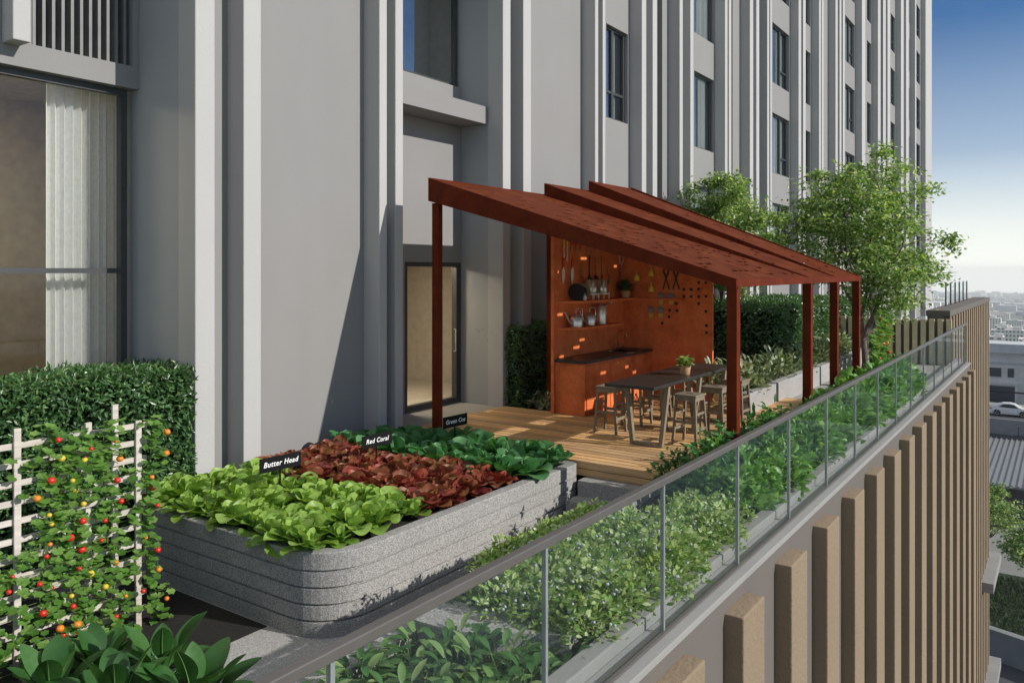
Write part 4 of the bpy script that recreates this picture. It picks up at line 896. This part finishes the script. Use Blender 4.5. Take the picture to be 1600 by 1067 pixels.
# ------------------------------------------------------------------ trees
def tree(label, x, y, z, h, R, seed, n, leafL, trunk=.06, base=.34, group='trees on the terrace', name='small_tree', mat='crown', ncl=60, shift=(0, 0)):
    g = random.Random(seed); t = thing(name, label, 'tree', (x, y, z), group)
    tr = MB(); zb = z + h * base; zc = (zb + z + h) / 2; Rz = (z + h - zb) / 2; cx, cy = x + shift[0], y + shift[1]
    lob = [(g.uniform(0, 6.28), g.uniform(-1, 1)) for _ in range(7)]
    cl = []; tries = 0
    while len(cl) < ncl and tries < 6000:
        tries += 1
        v = Vector((g.gauss(0, 1), g.gauss(0, 1), g.gauss(0, 1))).normalized(); r = g.uniform(.12, 1) ** .45
        k = max(math.exp(-3 * ((Vector((math.cos(a), math.sin(a), e)).normalized() - v).length_squared)) for a, e in lob)
        r *= .84 + .2 * k
        p = Vector((cx + v.x * r * R * (1 - .25 * max(0, v.z)), cy + v.y * r * R * (1 - .25 * max(0, v.z)), zc + v.z * r * Rz))
        if all((p - q).length > R * .2 for q in cl): cl.append(p)
    fork = Vector((x + g.uniform(-.05, .05), y, z + h * base * .8))
    tr.tube([(x, y, z), (x + .03, y + .02, z + h * base * .4), fork], [trunk, trunk * .8, trunk * .7], 8)
    limbs = []
    for i in range(7):
        a = i * 6.283 / 6 + g.uniform(-.4, .4); e = g.uniform(.25, .9) if i < 6 else 1.4
        d = Vector((math.cos(a) * math.cos(e), math.sin(a) * math.cos(e), math.sin(e)))
        end = Vector((cx + d.x * R * .62, cy + d.y * R * .62, zc + Rz * (-.45 + d.z * 1.05)))
        pts = []
        for k in range(7):
            f = k / 6; q = fork.lerp(end, f) + Vector((g.gauss(0, .03), g.gauss(0, .03), 0)) * R + Vector((0, 0, -.12 * Rz * math.sin(math.pi * f)))
            pts.append(q if k else fork)
        tr.tube(pts, [trunk * .5 * (1 - .12 * k) for k in range(7)], 6, 0, False); limbs += pts[2:]
    b = MB(); per = n / len(cl)
    for p in cl:
        q = min(limbs, key=lambda m: (m - p).length + (.4 * R if m.z > p.z + .2 * Rz else 0))
        mid = q.lerp(p, .5) + Vector((g.gauss(0, .05), g.gauss(0, .05), .06)) * R
        tr.tube([q, mid, p], [trunk * .16, trunk * .1, trunk * .05], 4, 0, False)
        cr_ = R * g.uniform(.15, .24)
        for _ in range(5):
            d = Vector((g.gauss(0, 1), g.gauss(0, 1), g.gauss(.1, .6))).normalized() * cr_ * g.uniform(.7, 1.5)
            tr.tube([p, p + d], [trunk * .05, trunk * .02], 3, 0, False)
            for k in range(int(per / 5 * g.uniform(.5, 1.5))):
                c = p + d * g.uniform(.1, 1.15) + Vector((g.gauss(0, 1), g.gauss(0, 1), g.gauss(0, .6))) * cr_ * .38
                b.rhomb(c, (d.x * 2 + g.gauss(0, 1), d.y * 2 + g.gauss(0, 1), g.gauss(-.35, .5)), (g.gauss(0, .6) + .3, g.gauss(0, .6), 1), leafL * g.uniform(.6, 1.25), leafL * g.uniform(.42, .6))
    tr.build('trunk', 'bark', t, smooth=True)
    b.build('crown', mat, t)
tree('small spreading tree beside the far posts of the pergola', -3.59, 18.3, -.05, 5.4, 1.62, 31, 20000, .11, .085, .24, ncl=95, shift=(.03, .0))
tree('small leafy tree rising behind the pergola roof near the facade', -7.25, 20, 0, 5.25, 1.45, 5, 20000, .11, .06, .30, ncl=70)

# ------------------------------------------------------------------ street and city far below
GZ = -22.2
land = MB(); prof = [(-300, GZ - .05), (150, GZ - .05), (330, -34), (700, -66), (1600, -100), (4000, -150), (9000, -210)]
for (a, za), (b_, zb) in zip(prof, prof[1:]): land.add([(-6000, a, za), (6000, a, za), (6000, b_, zb), (-6000, b_, zb)], [(0, 1, 2, 3)])
struct('ground', land, 'land')
struct('road', MB().box(-14, 12, -60, 60, GZ - .03, GZ).box(-60, 60, 118, 133, -17.2, -16.75), 'road')
struct('verge', MB().box(-40, 40, 60.6, 76, GZ - .03, GZ + .1), 'verge'); struct('pavement', MB().box(-40, 40, 76, 93, GZ - .03, GZ + .02), 'street')
tag(MB().prism([(-40, 61.5), (-10, 60), (-4, 59), (2, 57), (14, 52), (40, 50), (40, 50.6), (14, 52.6), (2, 57.6), (-4, 59.6), (-10, 60.6), (-40, 62.1)], GZ, GZ + 1.9).build('street_wall', 'barrier'), 'low curved grey wall at the edge of the dark road', 'wall')
g = MB()
for _ in range(9000):
    xx, yy = U(-16, 8), U(62, 75); g.rhomb((xx, yy, GZ + .1), (U(-.5, .5), U(-.5, .5), 1), (1, U(-1, 1), 0), U(.2, .5), .12)
tag(g.build('grass', 'grass'), 'green verge grass behind the curved street wall', 'grass', None, 'stuff')
tree('street tree standing nearest the podium corner', -5.6, 79, GZ, 6.6, 2.7, 21, 5000, .28, .12, .36, 'street trees below the terrace', 'street_tree')
tree('street tree at the picture edge behind the curved wall', -2.2, 72, GZ, 5.6, 2.2, 22, 4500, .28, .11, .34, 'street trees below the terrace', 'street_tree')
tree('street tree farthest back in front of the metal roof', -8.5, 85, GZ, 6.0, 2.3, 23, 4000, .28, .11, .36, 'street trees below the terrace', 'street_tree')
sh = thing('metal_roof_shed', 'low shed with grey ribbed metal roof beside the street', 'shed', (-5, 100, GZ))
b = MB(); b.hexa([(-30, 93, -19.1), (30, 93, -19.1), (30, 116, -18.6), (-30, 116, -18.6), (-30, 93, -18.9), (30, 93, -18.9), (30, 116, -18.4), (-30, 116, -18.4)])
for k in range(72): xx = -25 + k * .55; b.hexa([(xx, 93, -18.9), (xx + .14, 93, -18.9), (xx + .14, 116, -18.4), (xx, 116, -18.4), (xx, 93, -18.78), (xx + .14, 93, -18.78), (xx + .14, 116, -18.28), (xx, 116, -18.28)])
b.build('roof', 'roofm', sh); MB().box(-29, 29, 94, 115, GZ, -19.1).build('wall', 'roomdark', sh)
ba = thing('overpass_barrier', 'grey concrete barrier of the raised road above the metal roof', 'barrier', (-5, 117.5, -20))
b = MB()
for k in range(16): b.box(-40 + 5 * k, -35.06 + 5 * k, 117.0, 117.3, -18.0, -16.1)
b.build('panel', 'barrier', ba); b = MB().box(-40, 40, 117.3, 118, GZ, -16.9)
for k in range(40): b.box(-40 + 2 * k, -39.97 + 2 * k, 117.26, 117.3, -20, -18.0)
b.build('wall', 'barrier', ba)
gr = thing('road_railing', 'thin dark railing along the raised road before the pale building', 'railing', (-6, 134, -16.7))
MB().box(-40, 40, 134, 134.15, -15.0, -14.8).build('rail', 'iron', gr)
for k in range(14): MB().box(-40 + 6 * k, -39.85 + 6 * k, 134, 134.14, -16.75, -15).build('post', 'iron', gr)
pb_ = thing('low_office_building', 'pale low building with dark square windows behind the white car', 'building', (-8, 142, -16.9))
MB().box(-40, 30, 138, 145, -17.1, -9.6).build('wall', 'city', pb_); MB().box(-41, 31, 137.2, 143, -9.6, -8.3).build('roof', 'city2', pb_)
MB().box(-40, 30, 137.8, 138, -11.2, -11.0).build('cornice', 'city2', pb_)
for k in range(-5, 6):
    cx_ = -9.0 + k * 7.2
    for dx, wd in ((-2.1, .8), (0, 1.8), (2.1, .8)):
        o = MB().box(cx_ + dx - wd / 2, cx_ + dx + wd / 2, 137.9, 137.99, -13.2, -11.9).build('window', 'cwin', pb_)
    MB().box(cx_ - 2.6, cx_ + 2.6, 137.85, 137.99, -16.9, -14.6).build('window', 'cwin', pb_)
    MB().box(cx_ - 3.0, cx_ - 2.62, 137.7, 138, -16.9, -14.4).box(cx_ + 2.62, cx_ + 3.0, 137.7, 138, -16.9, -14.4).box(cx_ - 3, cx_ + 3, 137.7, 138, -14.4, -14.0).build('door_surround', 'city', pb_)
# white car on the raised road, side on
cx, cy, cz = -6.3, 124.5, -16.75
cr = thing('parked_car', 'white sport utility car on the raised road before the pale building', 'car', (cx, cy, cz))
def loft(secs, y0, y1, inset=.0, taper=.0):
    n = len(secs); b = MB()
    A = [(cx + x, y0 + (taper if z > 1.0 else 0) * (z - 1.0), cz + z) for x, z in secs]; B = [(cx + x, y1 - (taper if z > 1.0 else 0) * (z - 1.0), cz + z) for x, z in secs]
    b.add(A + B, [tuple(range(n)), tuple(range(2 * n - 1, n - 1, -1))] + [(i, n + i, n + (i + 1) % n, (i + 1) % n) for i in range(n)]); return b
body = [(-2.38, .35), (-2.42, .6), (-2.36, 1.0), (-2.2, 1.12), (-1.55, 1.42), (-.8, 1.68), (0, 1.72), (.55, 1.62), (1.25, 1.15), (2.0, 1.04), (2.35, .88), (2.42, .55), (2.36, .32), (1.95, .3), (1.9, .55), (1.62, .78), (1.25, .78), (.98, .55), (.94, .3), (-.98, .3), (-1.02, .55), (-1.3, .78), (-1.66, .78), (-1.94, .55), (-1.98, .3)]
loft(body, cy - .92, cy + .92, 0, .3).build('body', 'carp', cr, bevel=.05)
wn = [(-1.25, 1.2), (-.75, 1.55), (0, 1.6), (.45, 1.53), (1.0, 1.14)]
loft(wn, cy - .935, cy + .935, 0, .25).build('window', 'carg', cr)
for x in (-1.47, 1.43):
    for s_ in (-1, 1):
        wh = MB().lathe([(.2, -.1), (.34, -.1), (.36, -.06), (.36, .06), (.34, .1), (.2, .1)], (cx + x, cy + s_ * .84, cz + .36), 20, axis='y').build('wheel', 'tyre', cr, smooth=True)
        MB().lathe([(0, -.09), (.22, -.105), (.22, .105), (0, .09)], (cx + x, cy + s_ * .84, cz + .36), 10, axis='y').build('rim', 'rim', wh)
for s_ in (-1, 1):
    MB().box(cx - 2.42, cx - 2.05, cy + s_ * .935 - .03, cy + s_ * .935 + .0, cz + .92, cz + 1.06).build('tail_light', 'tail', cr)
    MB().box(cx + 1.05, cx + 1.25, cy + s_ * 1.0 - .06, cy + s_ * 1.0 + .06, cz + 1.1, cz + 1.24).build('mirror', 'carp', cr)
    MB().box(cx + 2.1, cx + 2.4, cy + s_ * .75 - .12, cy + s_ * .75 + .12, cz + .75, cz + .88).build('headlight', 'white', cr)
# city
def zland(y):
    for (a, za), (b_, zb) in zip(prof, prof[1:]):
        if a <= y <= b_: return za + (zb - za) * (y - a) / (b_ - a)
    return -210
def cityblock(x, y, w_, d_, h_, lab, mat, name='city_building', fl=3.0, bay=3.2, group='city buildings beyond the street'):
    z0 = zland(y) - 2; b = MB(); b.box(x - w_ / 2, x + w_ / 2, y, y + d_, z0, z0 + h_ + 2)
    b.box(x - w_ * .2, x + w_ * .15, y + 2, y + d_ * .5, z0 + h_ + 2, z0 + h_ + 4.5)
    nz = int(h_ / fl); nx = max(1, int(w_ / bay))
    for i in range(nz):
        for k in range(nx):
            xx = x - w_ / 2 + (k + .5) * w_ / nx; zz = z0 + 2 + (i + .35) * h_ / nz
            b.box(xx - bay * .28, xx + bay * .28, y - .12, y - .02, zz, zz + fl * .45, 1)
    t = tag(b.build(name, [mat, 'cwin'], loc=(x, y, z0)), lab, 'building', group)
cityblock(-31, 712, 17, 14, 24, 'large white apartment block with rows of dark windows beyond the street', 'city', 'apartment_block', 2.9, 2.2)
cityblock(-46, 760, 16, 14, 17, 'pale block with dark window bands left of the large white one', 'city', 'apartment_block', 3, 5)
rc = random.Random(3)
for i in range(70):
    y = 380 + 1500 * (i / 70) ** 1.2 + rc.uniform(-20, 20); x = (-.07 + rc.uniform(-.07, .06)) * y
    if y < 720 and -70 < x < -20: x = x - 60 if rc.random() < .5 else x + 55
    cityblock(x, y, rc.uniform(12, 26), 14, rc.uniform(6, 16) if y < 800 else rc.uniform(8, 30), 'distant pale city building beyond the street', rc.choice(['city', 'city', 'city2']))
b = MB()
for i in range(900):
    y = 1900 + 5200 * rc.random() ** 1.4; x = (-.07 + rc.uniform(-.12, .12)) * y; h_ = rc.uniform(8, 40); w_ = rc.uniform(14, 45); z0 = zland(y)
    b.box(x, x + w_, y, y + 20, z0 - 3, z0 + h_, rc.choice((0, 0, 1)))
tag(b.build('city_skyline', ['city', 'city2']), 'hazy mass of far city buildings at the horizon', 'skyline', None, 'stuff')
for i in range(26):
    y = 300 + rc.uniform(0, 420); x = -.07 * y + rc.uniform(-.05, .06) * y
    tree('round city tree among the buildings beyond the street', x, y, zland(y), rc.uniform(7, 12), rc.uniform(4, 6), 100 + i, 500, 1.5, .3, .3, 'trees in the city', 'city_tree', ncl=14)
# unseen building across the road, added to shade the street
ob = thing('added_shade_building', 'unseen grey building added across the road to shade the street', 'building', (32, 60, GZ))
MB().box(26, 44, 20, 112, GZ, -9).build('wall', 'city2', ob)
for k in range(28): MB().box(25.9, 25.99, 21.5 + k * 3.2, 23.4 + k * 3.2, -13, -11).build('window', 'cwin', ob)

# ------------------------------------------------------------------ haze
hz = MB().box(-7000, 7000, -320, 9100, -215, TOP + 3).build('haze', [], None)
hm = bpy.data.materials.new('haze_air'); hm.use_nodes = True; hn = hm.node_tree; hn.nodes.remove(hn.nodes['Principled BSDF'])
pv = hn.nodes.new('ShaderNodeVolumePrincipled'); pv.inputs['Color'].default_value = (.99, .995, 1, 1); pv.inputs['Density'].default_value = .00013; pv.inputs['Anisotropy'].default_value = 0
hn.links.new(pv.outputs[0], hn.nodes['Material Output'].inputs['Volume']); hz.data.materials.append(hm); tag(hz, kind='stuff')
